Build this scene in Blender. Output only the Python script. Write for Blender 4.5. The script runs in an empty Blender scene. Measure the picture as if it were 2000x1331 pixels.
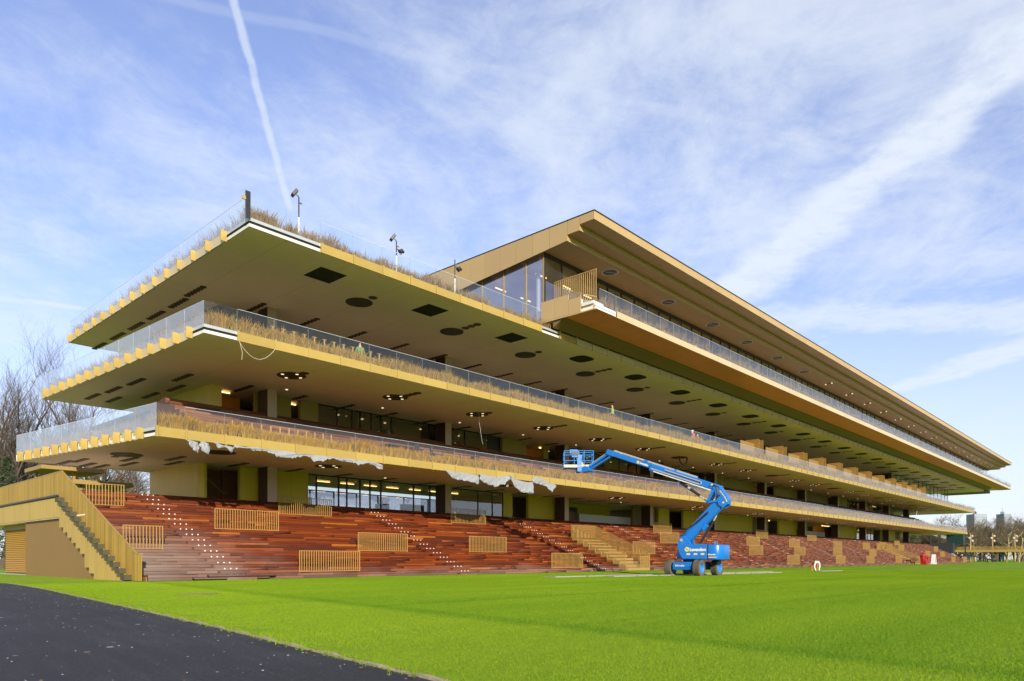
import bpy, math, random
import numpy as np
from mathutils import Matrix, Vector
R = math.radians
random.seed(7)
rng = np.random.default_rng(7)
D = bpy.data
SC = bpy.context.scene
COL = SC.collection

# ------------------------------------------------------------------ camera, light, exposure
S_, C_ = 0.67096, 0.74149          # building axes seen from the camera: X along the stand, Y into it
EYE = 1.0
cam_d = D.cameras.new('camera')
cam = D.objects.new('camera', cam_d)
COL.objects.link(cam)
cam_d.sensor_width = 36.0
cam_d.lens = 25.56
cam_d.shift_y = 0.2132
cam_d.clip_start = 0.1
cam_d.clip_end = 6000
cam.location = (0, 0, EYE)
cam.rotation_euler = (R(90), 0, -math.atan2(C_, S_))
SC.camera = cam

SUN_EL = R(18.5)
SUN_V = Vector((-0.47 * math.cos(SUN_EL), -0.883 * math.cos(SUN_EL), math.sin(SUN_EL)))
sun_d = D.lights.new('sun', 'SUN')
sun_d.energy = 3.4
sun_d.angle = R(0.53)
sun_d.color = (1.0, 0.89, 0.72)
sun = D.objects.new('sun', sun_d)
COL.objects.link(sun)
sun.rotation_euler = SUN_V.to_track_quat('Z', 'Y').to_euler()

SC.view_settings.view_transform = 'Standard'
SC.view_settings.look = 'None'
SC.view_settings.exposure = 1.2
SC.view_settings.gamma = 1.0
SC.view_settings.use_curve_mapping = False


class NT:
    """short helper to write node trees"""
    def __init__(s, tree):
        s.t = tree
    def n(s, typ, **kw):
        nd = s.t.nodes.new(typ)
        for k, v in kw.items():
            setattr(nd, k, v)
        return nd
    def l(s, a, b):
        s.t.links.new(a, b)
    def put(s, sock, v):
        if hasattr(v, 'is_output'):
            s.l(v, sock)
        else:
            sock.default_value = v
    def math(s, op, a, b=0.0, c=None, clamp=False):
        nd = s.n('ShaderNodeMath', operation=op, use_clamp=clamp)
        s.put(nd.inputs[0], a)
        s.put(nd.inputs[1], b)
        if c is not None:
            s.put(nd.inputs[2], c)
        return nd.outputs[0]
    def vmath(s, op, a, b=None):
        nd = s.n('ShaderNodeVectorMath', operation=op)
        s.put(nd.inputs[0], a)
        if b is not None:
            s.put(nd.inputs[1], b)
        return nd.outputs['Value'] if op in ('LENGTH', 'DOT_PRODUCT') else nd.outputs[0]
    def noise(s, vec, scale, detail=4, rough=0.5, dist=0.0):
        nd = s.n('ShaderNodeTexNoise')
        if vec is not None:
            s.put(nd.inputs['Vector'], vec)
        nd.inputs['Scale'].default_value = scale
        nd.inputs['Detail'].default_value = detail
        nd.inputs['Roughness'].default_value = rough
        nd.inputs['Distortion'].default_value = dist
        return nd.outputs[0]
    def ramp(s, fac, stops, interp='LINEAR'):
        nd = s.n('ShaderNodeValToRGB')
        nd.color_ramp.interpolation = interp
        el = nd.color_ramp.elements
        while len(el) < len(stops):
            el.new(0.5)
        for e, (p, c) in zip(el, stops):
            e.position = p
            e.color = (*c, 1) if len(c) == 3 else c
        s.put(nd.inputs[0], fac)
        return nd.outputs[0]
    def smooth(s, v, lo, hi, a=0.0, b=1.0):
        nd = s.n('ShaderNodeMapRange', interpolation_type='SMOOTHSTEP')
        s.put(nd.inputs[0], v)
        for i, x in enumerate((lo, hi, a, b)):
            s.put(nd.inputs[i + 1], x)
        return nd.outputs[0]
    def mix(s, fac, a, b, mode='MIX'):
        nd = s.n('ShaderNodeMix', data_type='RGBA', blend_type=mode)
        s.put(nd.inputs['Factor'], fac)
        for k, v in (('A', a), ('B', b)):
            sock = [i for i in nd.inputs if i.name == k and i.type == 'RGBA'][0]
            s.put(sock, (*v, 1) if isinstance(v, tuple) and len(v) == 3 else v)
        return [o for o in nd.outputs if o.type == 'RGBA'][0]
    def xyz(s, x, y, z=0.0):
        nd = s.n('ShaderNodeCombineXYZ')
        for i, v in enumerate((x, y, z)):
            s.put(nd.inputs[i], v)
        return nd.outputs[0]
    def sep(s, v):
        nd = s.n('ShaderNodeSeparateXYZ')
        s.l(v, nd.inputs[0])
        return nd.outputs


# ------------------------------------------------------------------ sky: daylight, cirrus veil and old contrails on one high layer
W = D.worlds.new('World')
SC.world = W
W.use_nodes = True
W.node_tree.nodes.clear()
w = NT(W.node_tree)
sky = w.n('ShaderNodeTexSky', sky_type='NISHITA', sun_disc=False)
sky.sun_elevation = SUN_EL
sky.sun_rotation = math.atan2(SUN_V.x, SUN_V.y)
sky.air_density = 1.0
sky.dust_density = 0.6
sky.ozone_density = 2.4
dirv = w.n('ShaderNodeTexCoord').outputs['Generated']
dx, dy, dz = w.sep(dirv)
zc = w.math('MAXIMUM', dz, 0.03)
px = w.math('DIVIDE', dx, w.math('ADD', zc, 0.06))
py = w.math('DIVIDE', dy, w.math('ADD', zc, 0.06))
# rotate so that the fibres run along one wind direction, and stretch
fib = w.xyz(w.math('ADD', w.math('MULTIPLY', px, 0.82), w.math('MULTIPLY', py, 0.57)),
            w.math('MULTIPLY', w.math('SUBTRACT', w.math('MULTIPLY', py, 0.82), w.math('MULTIPLY', px, 0.57)), 1.35), 0.3)
n1 = w.noise(fib, 1.25, 9, 0.66, 0.55)
n2 = w.noise(w.xyz(px, py, 4.0), 0.5, 3, 0.5)
n3 = w.noise(w.xyz(w.math('MULTIPLY', px, 3.0), w.math('MULTIPLY', py, 3.0), 9.0), 2.2, 7, 0.70, 0.5)
veil = w.math('ADD', w.math('MULTIPLY', n1, 0.46), w.math('ADD', w.math('MULTIPLY', n2, 0.46), w.math('MULTIPLY', n3, 0.20)))
veil = w.smooth(veil, 0.45, 0.70)
low = w.smooth(dz, 0.0, 0.46, 0.92, 0.0)
veil = w.math('ADD', w.math('MULTIPLY', veil, 0.72), 0.13)
veil = w.math('MAXIMUM', veil, w.math('MULTIPLY', low, w.math('ADD', 0.55, w.math('MULTIPLY', n1, 0.7))))
tx = w.math('DIVIDE', dx, zc)
ty = w.math('DIVIDE', dy, zc)
cn = w.noise(w.xyz(w.math('MULTIPLY', tx, 9.0), w.math('MULTIPLY', ty, 9.0), 1.0), 1.0, 6, 0.65)
cn2 = w.noise(w.xyz(tx, ty, 7.0), 3.0, 4, 0.6)
total = veil
for (ax, ay), (bx, by), wa, wb, amt in (
        ((0.55, 1.14), (1.13, 1.885), 0.011, 0.014, 0.62),
        ((1.60, 0.07), (2.66, 1.29), 0.12, 0.19, 1.0),
        ((0.4, 3.49), (1.03, 3.21), 0.05, 0.04, 0.6),
        ((4.75, 1.24), (4.0, 0.30), 0.16, 0.26, 0.80),
        ((2.75, 1.55), (3.75, 0.25), 0.22, 0.34, 0.70),
        ((0.40, 1.41), (2.5, 0.23), 0.020, 0.03, 0.17)):
    L = math.hypot(bx - ax, by - ay)
    ux, uy = (bx - ax) / L, (by - ay) / L
    rx, ry = w.math('SUBTRACT', tx, ax), w.math('SUBTRACT', ty, ay)
    along = w.math('DIVIDE', w.math('ADD', w.math('MULTIPLY', rx, ux), w.math('MULTIPLY', ry, uy)), L)
    wob = w.math('MULTIPLY', w.math('SUBTRACT', cn2, 0.5), wa * 2.2)
    off = w.math('ADD', w.math('SUBTRACT', w.math('MULTIPLY', ry, ux), w.math('MULTIPLY', rx, uy)), wob)
    wid = w.math('MULTIPLY', w.math('ADD', wa, w.math('MULTIPLY', along, wb - wa)), w.math('ADD', 0.55, w.math('MULTIPLY', cn, 0.9)))
    prof = w.smooth(w.math('DIVIDE', w.math('ABSOLUTE', off), wid), 0.25, 1.0, 1.0, 0.0)
    ends = w.math('MULTIPLY', w.smooth(along, -0.02, 0.05), w.smooth(along, 0.93, 1.03, 1.0, 0.0))
    m = w.math('MULTIPLY', w.math('MULTIPLY', prof, ends), w.smooth(cn, 0.25, 0.58, amt * 0.5, amt))
    total = w.math('MAXIMUM', total, w.math('ADD', m, w.math('MULTIPLY', w.math('SUBTRACT', 1.0, m), veil)), clamp=True)
above = w.smooth(dz, -0.02, 0.02)
total = w.math('MULTIPLY', total, above)
blue = w.mix(1.0, sky.outputs[0], (1.00, 0.90, 1.12), 'MULTIPLY')
white = w.mix(0.08, (3.65, 3.95, 4.45), sky.outputs[0])
bg = w.n('ShaderNodeBackground')
w.l(w.mix(total, blue, white), bg.inputs[0])
bg.inputs[1].default_value = 0.1
w.l(bg.outputs[0], w.n('ShaderNodeOutputWorld').inputs[0])

# ------------------------------------------------------------------ materials
def lin(r, g, b):
    f = lambda v: (v / 255) / 12.92 if v <= 10 else (((v / 255) + 0.055) / 1.055) ** 2.4
    return (f(r), f(g), f(b))


MATS = {}
def mat(name, col, rough=0.5, metal=0.0, var=0.0, nscale=2.0, nvar=0.0, bump=0.0, bscale=20.0, emit=0.0, spec=0.5, stripes=None, trans=0.0):
    m = D.materials.new(name)
    m.use_nodes = True
    t = NT(m.node_tree)
    p = m.node_tree.nodes['Principled BSDF']
    p.inputs['Roughness'].default_value = rough
    p.inputs['Metallic'].default_value = metal
    p.inputs['Specular IOR Level'].default_value = spec
    c = (*col, 1)
    oc = t.n('ShaderNodeTexCoord').outputs['Object']
    if var:
        rnd = t.n('ShaderNodeObjectInfo').outputs['Random']
        k = t.math('ADD', 1.0 - var, t.math('MULTIPLY', rnd, 2 * var))
        c = t.mix(1.0, c, t.xyz(k, k, k), 'MULTIPLY')
    if nvar:
        nz = t.noise(t.n('ShaderNodeNewGeometry').outputs['Position'], nscale, 5, 0.6)
        k = t.math('ADD', 1.0 - nvar, t.math('MULTIPLY', nz, 2 * nvar))
        c = t.mix(1.0, c, t.xyz(k, k, k), 'MULTIPLY')
        p.inputs['Roughness'].default_value = rough
        t.l(t.math('ADD', rough - 0.08, t.math('MULTIPLY', nz, 0.16)), p.inputs['Roughness'])
    if stripes:
        ax, pitch, depth = stripes
        pos = t.sep(t.n('ShaderNodeNewGeometry').outputs['Position'])[ax]
        fr = t.math('FRACT', t.math('DIVIDE', pos, pitch))
        k = t.smooth(t.math('ABSOLUTE', t.math('SUBTRACT', fr, 0.5)), 0.47, 0.5, 1.0, 1.0 - depth)
        c = t.mix(1.0, c, t.xyz(k, k, k), 'MULTIPLY')
    if hasattr(c, 'is_output'):
        t.l(c, p.inputs['Base Color'])
    else:
        p.inputs['Base Color'].default_value = c
    if bump:
        b = t.n('ShaderNodeBump')
        b.inputs['Strength'].default_value = bump
        b.inputs['Distance'].default_value = 0.02
        t.l(t.noise(t.n('ShaderNodeNewGeometry').outputs['Position'], bscale, 5, 0.6), b.inputs['Height'])
        t.l(b.outputs[0], p.inputs['Normal'])
    if emit:
        p.inputs['Emission Color'].default_value = (*col, 1)
        p.inputs['Emission Strength'].default_value = emit
    if trans:
        tr = t.n('ShaderNodeBsdfTranslucent')
        if hasattr(c, 'is_output'):
            t.l(c, tr.inputs[0])
        else:
            tr.inputs[0].default_value = c
        mx = t.n('ShaderNodeMixShader')
        mx.inputs[0].default_value = trans
        t.l(p.outputs[0], mx.inputs[1])
        t.l(tr.outputs[0], mx.inputs[2])
        t.l(mx.outputs[0], m.node_tree.nodes['Material Output'].inputs[0])
    MATS[name] = m
    return m


fence_brass = mat('fence_brass', (0.275, 0.18, 0.036), 0.55, nvar=0.16, nscale=1.1, spec=0.12)
skirt_brass = mat('skirt_brass', (0.36, 0.25, 0.065), 0.5, var=0.06, nvar=0.12, nscale=1.0, spec=0.15)
end_brown = mat('end_wall_brown', (0.20, 0.118, 0.036), 0.6, nvar=0.12, nscale=0.5, stripes=(1, 0.62, 0.12), spec=0.3)
partition = mat('partition_brass', (0.22, 0.13, 0.03), 0.5, nvar=0.1)
_t = NT(fence_brass.node_tree)
_p = fence_brass.node_tree.nodes['Principled BSDF']
_src = _p.inputs['Base Color'].links[0].from_socket
_k = _t.math('ADD', 0.80, _t.math('MULTIPLY', _t.n('ShaderNodeNewGeometry').outputs['Random Per Island'], 0.45))
_t.l(_t.mix(1.0, _src, _t.xyz(_k, _k, _k), 'MULTIPLY'), _p.inputs['Base Color'])
brass = mat('brass_sheet', (0.31, 0.225, 0.058), 0.36, 0.0, var=0.08, nvar=0.12, nscale=1.4, spec=0.36)
brass_pale = mat('brass_pale', (0.40, 0.335, 0.19), 0.36, 0.0, var=0.05, nvar=0.08, nscale=1.4, spec=0.5)
brass_dull = mat('brass_dull', (0.25, 0.17, 0.050), 0.55, 0.0, var=0.05, nvar=0.14, nscale=0.9)
brass_rail = mat('brass_rail', (0.30, 0.19, 0.05), 0.42, 0.0, var=0.06, nvar=0.08, nscale=2.0)
roof_brass = mat('roof_brass', (0.34, 0.24, 0.105), 0.45, 0.0, var=0.05, nvar=0.08, nscale=0.5)
soffit_tan = mat('soffit_plaster', (0.84, 0.665, 0.54), 0.5, 0.0, nvar=0.16, nscale=0.22, stripes=(0, 3.92, 0.10), bump=0.03, bscale=1.5, spec=0.45)
soffit_copper = mat('copper_soffit', (0.74, 0.24, 0.02), 0.34, 0.15, nvar=0.22, nscale=0.9, bump=0.25, bscale=2.2, stripes=(0, 1.96, 0.35))
soffit_olive = mat('olive_soffit', (0.17, 0.105, 0.045), 0.5, 0.2, nvar=0.1, stripes=(0, 1.96, 0.2))
roof_soffit = mat('roof_soffit', (0.33, 0.19, 0.085), 0.36, 0.1, nvar=0.12, nscale=0.6, stripes=(0, 1.2, 0.28))
white_edge = mat('white_edge', (0.55, 0.55, 0.52), 0.5, nvar=0.06, nscale=3)
gutter = mat('zinc_gutter', (0.42, 0.45, 0.45), 0.4, 0.4, nvar=0.1)
gap_shade = mat('void_shade', (0.012, 0.011, 0.01), 0.9)  # near-black fill, paints the shade inside edge gaps and ceiling holes
dark_disc = mat('dark_disc', (0.055, 0.042, 0.026), 0.6, var=0.1, nvar=0.1)
brown_disc = mat('brown_disc', (0.075, 0.04, 0.015), 0.5, var=0.15)
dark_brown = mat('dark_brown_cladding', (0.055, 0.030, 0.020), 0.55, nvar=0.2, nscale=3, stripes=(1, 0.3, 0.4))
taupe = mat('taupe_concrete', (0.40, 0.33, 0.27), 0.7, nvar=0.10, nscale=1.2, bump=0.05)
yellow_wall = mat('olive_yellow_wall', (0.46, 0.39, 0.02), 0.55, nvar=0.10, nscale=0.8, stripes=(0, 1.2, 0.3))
beige_wall = mat('beige_wall', (0.66, 0.50, 0.13), 0.6, nvar=0.08, nscale=0.7, stripes=(1, 1.5, 0.12))
orange_wall = mat('orange_wall', (0.52, 0.20, 0.035), 0.6, nvar=0.1)
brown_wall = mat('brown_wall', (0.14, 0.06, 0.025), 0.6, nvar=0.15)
dark_floor = mat('terrace_floor', (0.16, 0.13, 0.09), 0.8, nvar=0.15)
frame_dark = mat('dark_frame', (0.016, 0.015, 0.015), 0.45)
white_paint = mat('white_paint', (0.55, 0.55, 0.54), 0.5)
black_metal = mat('black_metal', (0.02, 0.02, 0.022), 0.4)
grey_metal = mat('grey_metal', (0.36, 0.37, 0.38), 0.4, 0.3, nvar=0.08)
lamp_warm = mat('warm_lamp', (1.0, 0.80, 0.50), 0.5, emit=0.5)
lamp_tube = mat('tube_lamp', (1.0, 0.66, 0.24), 0.5, emit=1.6)
plastic_sheet = mat('plastic_sheet', (0.36, 0.38, 0.41), 0.35, nvar=0.2, nscale=4, bump=0.5, bscale=6, trans=0.35)
lift_blue = mat('lift_blue', (0.003, 0.125, 0.44), 0.3, nvar=0.08, nscale=1.5, spec=0.6)
lift_blue_light = mat('lift_rim_blue', (0.03, 0.18, 0.48), 0.4)
rubber = mat('rubber_mud', (0.085, 0.072, 0.052), 0.9, nvar=0.35, nscale=8, bump=0.3, bscale=25)
yellow_print = mat('yellow_print', (0.6, 0.48, 0.03), 0.5)
cream = mat('cream_cloth', (0.5, 0.42, 0.26), 0.8, nvar=0.2, nscale=5)
red_paint = mat('red_paint', (0.36, 0.008, 0.012), 0.45)
skin = mat('skin', (0.45, 0.24, 0.16), 0.6)
hiviz_orange = mat('hiviz_orange', (0.6, 0.12, 0.03), 0.8)
hiviz_yellow = mat('hiviz_yellow', (0.20, 0.27, 0.03), 0.8)
hiviz_green = mat('hiviz_green', (0.08, 0.17, 0.05), 0.8)
navy_cloth = mat('navy_cloth', (0.02, 0.025, 0.045), 0.9)
white_cloth = mat('white_cloth', (0.5, 0.5, 0.48), 0.85)
bark = mat('bark', (0.075, 0.055, 0.038), 0.9, nvar=0.35, nscale=3, bump=0.4, bscale=12)
bark_pale = mat('bark_pale', (0.32, 0.27, 0.12), 0.9, nvar=0.4, nscale=2.0, bump=0.4, bscale=8)
twig = mat('twig', (0.11, 0.085, 0.045), 0.9, nvar=0.25, nscale=0.4)
needle = mat('needles', (0.035, 0.05, 0.018), 0.7, nvar=0.4, nscale=1.2)
tower_a = mat('tower_facade', (0.20, 0.215, 0.26), 0.7, nvar=0.05)
tower_b = mat('tower_glass', (0.17, 0.24, 0.30), 0.4)
teal_glass = mat('teal_glass', (0.008, 0.035, 0.03), 0.15)
black_clad = mat('black_cladding', (0.018, 0.018, 0.022), 0.6, nvar=0.2)


def glass_mat(name, tint, milk, edge_boost, facing=0.09, milkcol=(0.8, 0.86, 0.92)):
    m = D.materials.new(name)
    m.use_nodes = True
    m.node_tree.nodes.clear()
    t = NT(m.node_tree)
    tr = t.n('ShaderNodeBsdfTransparent')
    tr.inputs[0].default_value = (*tint, 1)
    gl = t.n('ShaderNodeBsdfGlossy')
    gl.inputs['Roughness'].default_value = 0.02
    gl.inputs['Color'].default_value = (0.95, 0.97, 1.0, 1)
    df = t.n('ShaderNodeBsdfDiffuse')
    df.inputs[0].default_value = (*milkcol, 1)
    lw = t.n('ShaderNodeLayerWeight')
    lw.inputs[0].default_value = 0.5
    f = t.math('ADD', facing, t.math('MULTIPLY', t.math('POWER', lw.outputs['Facing'], 2.6), edge_boost), clamp=True)
    m1 = t.n('ShaderNodeMixShader')
    t.put(m1.inputs[0], t.math('MULTIPLY', t.math('ADD', 0.5, t.noise(t.n('ShaderNodeNewGeometry').outputs['Position'], 1.1, 4, 0.6)), milk))
    t.l(tr.outputs[0], m1.inputs[1])
    t.l(df.outputs[0], m1.inputs[2])
    m2 = t.n('ShaderNodeMixShader')
    t.l(f, m2.inputs[0])
    t.l(m1.outputs[0], m2.inputs[1])
    t.l(gl.outputs[0], m2.inputs[2])
    t.l(m2.outputs[0], t.n('ShaderNodeOutputMaterial').inputs[0])
    return m


glass = glass_mat('balustrade_glass', (0.96, 0.985, 0.985), 0.008, 0.32, 0.015)
glass_cap = mat('glass_cap', (0.50, 0.55, 0.58), 0.3)
glass_edge = mat('glass_edge', (0.28, 0.33, 0.33), 0.3)
end_glass = glass_mat('end_balustrade_glass', (0.95, 0.975, 0.985), 0.075, 0.5, 0.05)
window_glass = glass_mat('window_glass', (0.86, 0.88, 0.87), 0.01, 0.6, 0.08)
pent_glass = glass_mat('penthouse_glass', (0.82, 0.82, 0.90), 0.10, 0.75, 0.20, (0.42, 0.43, 0.62))  # lavender milk colour paints reflected sky into the panes


def wood_mat(name, island, stops, dust_haze):
    m = D.materials.new(name)
    m.use_nodes = True
    t = NT(m.node_tree)
    p = m.node_tree.nodes['Principled BSDF']
    geo = t.n('ShaderNodeNewGeometry')
    rnd = geo.outputs['Random Per Island'] if island else t.n('ShaderNodeObjectInfo').outputs['Random']
    pos = geo.outputs['Position']
    x, y, z = t.sep(pos)
    streak = t.noise(t.xyz(t.math('MULTIPLY', x, 1.6), y, t.math('MULTIPLY', z, 40.0)), 1.0, 6, 0.65)
    patch = t.noise(pos, 0.5, 3, 0.5)
    c = t.ramp(t.math('ADD', rnd, t.math('MULTIPLY', t.math('SUBTRACT', streak, 0.5), 0.30), clamp=True), stops)
    k = t.math('ADD', 0.72, t.math('MULTIPLY', streak, 0.55))
    c = t.mix(1.0, c, t.xyz(k, k, k), 'MULTIPLY')
    if dust_haze:
        # dried mud near the end stair, and splash along the bottom rows
        d1 = t.math('MULTIPLY', t.smooth(t.math('ADD', x, t.math('MULTIPLY', patch, 9.0)), 15.5, 27.0, 1.0, 0.0), t.smooth(z, 0.5, 3.4, 1.0, 0.10))
        d2 = t.smooth(t.math('ADD', z, t.math('MULTIPLY', patch, 0.7)), 0.35, 1.05, 0.5, 0.0)
        d = t.math('MULTIPLY', t.math('MAXIMUM', d1, d2), t.math('ADD', 0.35, t.math('MULTIPLY', t.math('ADD', streak, rnd), 0.55)), clamp=True)
        c = t.mix(d, c, (0.19, 0.155, 0.135))
        # haze and grazing sheen painted into the colour of boards farther along
        far_haze = t.math('MULTIPLY', t.smooth(t.math('ADD', x, t.math('MULTIPLY', patch, 30.0)), 55.0, 140.0, 0.0, 0.62), t.math('ADD', 0.6, t.math('MULTIPLY', streak, 0.6)), clamp=True)
        c = t.mix(far_haze, c, (0.165, 0.085, 0.058))
    t.l(c, p.inputs['Base Color'])
    p.inputs['Roughness'].default_value = 0.62
    p.inputs['Specular IOR Level'].default_value = 0.12
    b = t.n('ShaderNodeBump')
    b.inputs['Strength'].default_value = 0.25
    b.inputs['Distance'].default_value = 0.01
    t.l(streak, b.inputs['Height'])
    t.l(b.outputs[0], p.inputs['Normal'])
    return m


WOOD = [(0.0, (0.058, 0.014, 0.006)), (0.3, (0.085, 0.017, 0.005)), (0.62, (0.125, 0.024, 0.004)), (0.90, (0.165, 0.036, 0.006)), (1.0, (0.26, 0.085, 0.013))]
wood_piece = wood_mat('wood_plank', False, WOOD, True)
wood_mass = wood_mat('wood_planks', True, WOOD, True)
WOOD2 = [(0.0, (0.075, 0.030, 0.017)), (0.5, (0.14, 0.058, 0.032)), (1.0, (0.20, 0.095, 0.05))]
wood_up_piece = wood_mat('upper_wood_plank', False, WOOD2, False)
wood_up_mass = wood_mat('upper_wood_planks', True, WOOD2, False)
wood_base = mat('wood_treads', (0.07, 0.03, 0.018), 0.8, nvar=0.3, nscale=2)


def mow(t, x, y):
    """mown strips: a drier strip along the kerb, darker seams between passes of the mower"""
    wob = t.math('MULTIPLY', t.math('SUBTRACT', t.noise(t.xyz(x, y, 5.0), 0.8, 3, 0.6), 0.5), 0.35)
    d = t.math('ADD', t.math('SUBTRACT', t.math('ADD', 7.15, t.math('MULTIPLY', y, 0.167)), x), wob)
    dry = t.smooth(d, -0.05, 0.45, 0.0, 0.27)
    seam = t.smooth(t.math('ABSOLUTE', t.math('ADD', d, 0.25)), 0.05, 0.45, -0.20, 0.0)
    s2 = t.smooth(t.math('ABSOLUTE', t.math('ADD', t.math('SUBTRACT', y, 12.35), t.math('MULTIPLY', wob, 0.6))), 0.03, 0.30, -0.28, 0.0)
    s3 = t.smooth(t.math('ABSOLUTE', t.math('ADD', t.math('SUBTRACT', y, 6.6), wob)), 0.03, 0.35, -0.15, 0.0)
    s4 = t.smooth(t.math('ABSOLUTE', t.math('ADD', t.math('SUBTRACT', y, 18.2), wob)), 0.03, 0.35, -0.18, 0.0)
    for yy in (20.35, 22.45):      # tracks left by the lift
        s4 = t.math('ADD', s4, t.math('MULTIPLY', t.smooth(x, 41.0, 43.0), t.smooth(t.math('ABSOLUTE', t.math('ADD', t.math('SUBTRACT', y, yy), t.math('MULTIPLY', wob, 0.5))), 0.12, 0.24, -0.24, 0.0)))
    past = t.smooth(d, -0.2, 0.1, 1.0, 0.0)
    return t.math('ADD', t.math('ADD', dry, seam), t.math('MULTIPLY', past, t.math('ADD', s2, t.math('ADD', s3, s4))))


def blade_mat(name, a, b, trans):
    m = D.materials.new(name)
    m.use_nodes = True
    t = NT(m.node_tree)
    p = m.node_tree.nodes['Principled BSDF']
    geo = t.n('ShaderNodeNewGeometry')
    nz = t.noise(geo.outputs['Position'], 0.55, 4, 0.6)
    if name == 'turf_blade':      # mowing bands along the stand and drier patches
        gx, gy, gz = t.sep(geo.outputs['Position'])
        band = t.noise(t.xyz(t.math('MULTIPLY', gx, 0.10), t.math('MULTIPLY', gy, 0.62), 3.0), 1.0, 3, 0.55)
        big = t.noise(geo.outputs['Position'], 0.11, 3, 0.5)
        nz = t.math('ADD', t.math('MULTIPLY', nz, 0.30), t.math('ADD', t.math('MULTIPLY', t.math('SUBTRACT', band, 0.36), 0.9), t.math('MULTIPLY', t.math('SUBTRACT', big, 0.42), 0.8)))
        nz = t.math('ADD', nz, mow(t, gx, gy))
    f = t.math('ADD', t.math('MULTIPLY', geo.outputs['Random Per Island'], 0.5), t.math('MULTIPLY', nz, 0.62), clamp=True)
    c = t.mix(f, a, b)
    t.l(c, p.inputs['Base Color'])
    p.inputs['Roughness'].default_value = 0.8
    p.inputs['Specular IOR Level'].default_value = 0.08
    tr = t.n('ShaderNodeBsdfTranslucent')
    t.l(c, tr.inputs[0])
    mx = t.n('ShaderNodeMixShader')
    mx.inputs[0].default_value = trans
    t.l(p.outputs[0], mx.inputs[1])
    t.l(tr.outputs[0], mx.inputs[2])
    t.l(mx.outputs[0], m.node_tree.nodes['Material Output'].inputs[0])
    return m


straw_gold = blade_mat('golden_straw', (0.30, 0.165, 0.016), (0.58, 0.345, 0.045), 0.35)
straw_brown = blade_mat('brown_straw', (0.22, 0.14, 0.07), (0.42, 0.28, 0.14), 0.35)
straw_green = blade_mat('mixed_straw', (0.28, 0.17, 0.035), (0.52, 0.33, 0.085), 0.35)
turf_blade = blade_mat('turf_blade', (0.072, 0.185, 0.007), (0.29, 0.39, 0.020), 0.35)


def ground_mat():
    m = D.materials.new('turf')
    m.use_nodes = True
    t = NT(m.node_tree)
    p = m.node_tree.nodes['Principled BSDF']
    pos = t.n('ShaderNodeNewGeometry').outputs['Position']
    x, y, z = t.sep(pos)
    fine = t.noise(pos, 14.0, 6, 0.7)
    mid = t.noise(t.xyz(t.math('MULTIPLY', x, 0.09), t.math('MULTIPLY', y, 0.5), 0.0), 1.0, 5, 0.6)
    f = t.math('ADD', t.math('ADD', t.math('MULTIPLY', fine, 0.4), t.math('MULTIPLY', mid, 0.6)), t.math('MULTIPLY', mow(t, x, y), 0.5), clamp=True)
    c = t.ramp(f, [(0.25, (0.08, 0.185, 0.007)), (0.5, (0.155, 0.275, 0.012)), (0.75, (0.25, 0.36, 0.02))])
    t.l(c, p.inputs['Base Color'])
    p.inputs['Roughness'].default_value = 0.9
    p.inputs['Specular IOR Level'].default_value = 0.08
    b = t.n('ShaderNodeBump')
    b.inputs['Strength'].default_value = 1.0
    b.inputs['Distance'].default_value = 0.06
    t.l(fine, b.inputs['Height'])
    t.l(b.outputs[0], p.inputs['Normal'])
    return m


def asphalt_mat():
    m = D.materials.new('asphalt')
    m.use_nodes = True
    t = NT(m.node_tree)
    p = m.node_tree.nodes['Principled BSDF']
    pos = t.n('ShaderNodeNewGeometry').outputs['Position']
    fine = t.noise(pos, 95.0, 4, 0.7)
    big = t.noise(pos, 0.35, 4, 0.55)
    ax_, ay_, az_ = t.sep(pos)
    swept = t.noise(t.xyz(t.math('ADD', t.math('MULTIPLY', ax_, 5.0), t.math('MULTIPLY', ay_, -0.8)), t.math('MULTIPLY', ay_, 0.35), 0.0), 1.0, 5, 0.65)
    grit = t.noise(pos, 28.0, 3, 0.6)
    c = t.ramp(t.math('ADD', t.math('ADD', t.math('MULTIPLY', fine, 0.36), t.math('MULTIPLY', grit, 0.34)), t.math('ADD', t.math('MULTIPLY', big, 0.22), t.math('MULTIPLY', swept, 0.20)), clamp=True),
               [(0.42, (0.002, 0.0022, 0.0035)), (0.57, (0.0095, 0.0105, 0.0145)), (0.70, (0.050, 0.052, 0.060))])
    v = t.n('ShaderNodeTexVoronoi')
    v.inputs['Scale'].default_value = 3.6
    t.l(pos, v.inputs['Vector'])
    sep = t.n('ShaderNodeSeparateColor')
    t.l(v.outputs['Color'], sep.inputs[0])
    dot = t.math('MULTIPLY', t.math('LESS_THAN', v.outputs['Distance'], t.math('ADD', 0.03, t.math('MULTIPLY', t.math('POWER', sep.outputs[1], 2.0), 0.12))), t.math('GREATER_THAN', sep.outputs[0], 0.62))
    c = t.mix(dot, c, t.mix(sep.outputs[2], (0.42, 0.40, 0.36), (0.26, 0.17, 0.09)))
    t.l(c, p.inputs['Base Color'])
    p.inputs['Roughness'].default_value = 0.8
    b = t.n('ShaderNodeBump')
    b.inputs['Strength'].default_value = 0.7
    b.inputs['Distance'].default_value = 0.008
    t.l(fine, b.inputs['Height'])
    t.l(b.outputs[0], p.inputs['Normal'])
    return m


turf = ground_mat()
asphalt = asphalt_mat()
bare_earth = mat('bare_earth', (0.22, 0.16, 0.085), 0.95, nvar=0.4, nscale=8, bump=0.5)
kerb_mat = mat('kerb_strip', (0.30, 0.26, 0.17), 0.9, nvar=0.35, nscale=5, bump=0.4)
mat_board = mat('trackway_board', (0.23, 0.23, 0.19), 0.8, nvar=0.3, nscale=2)


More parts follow.
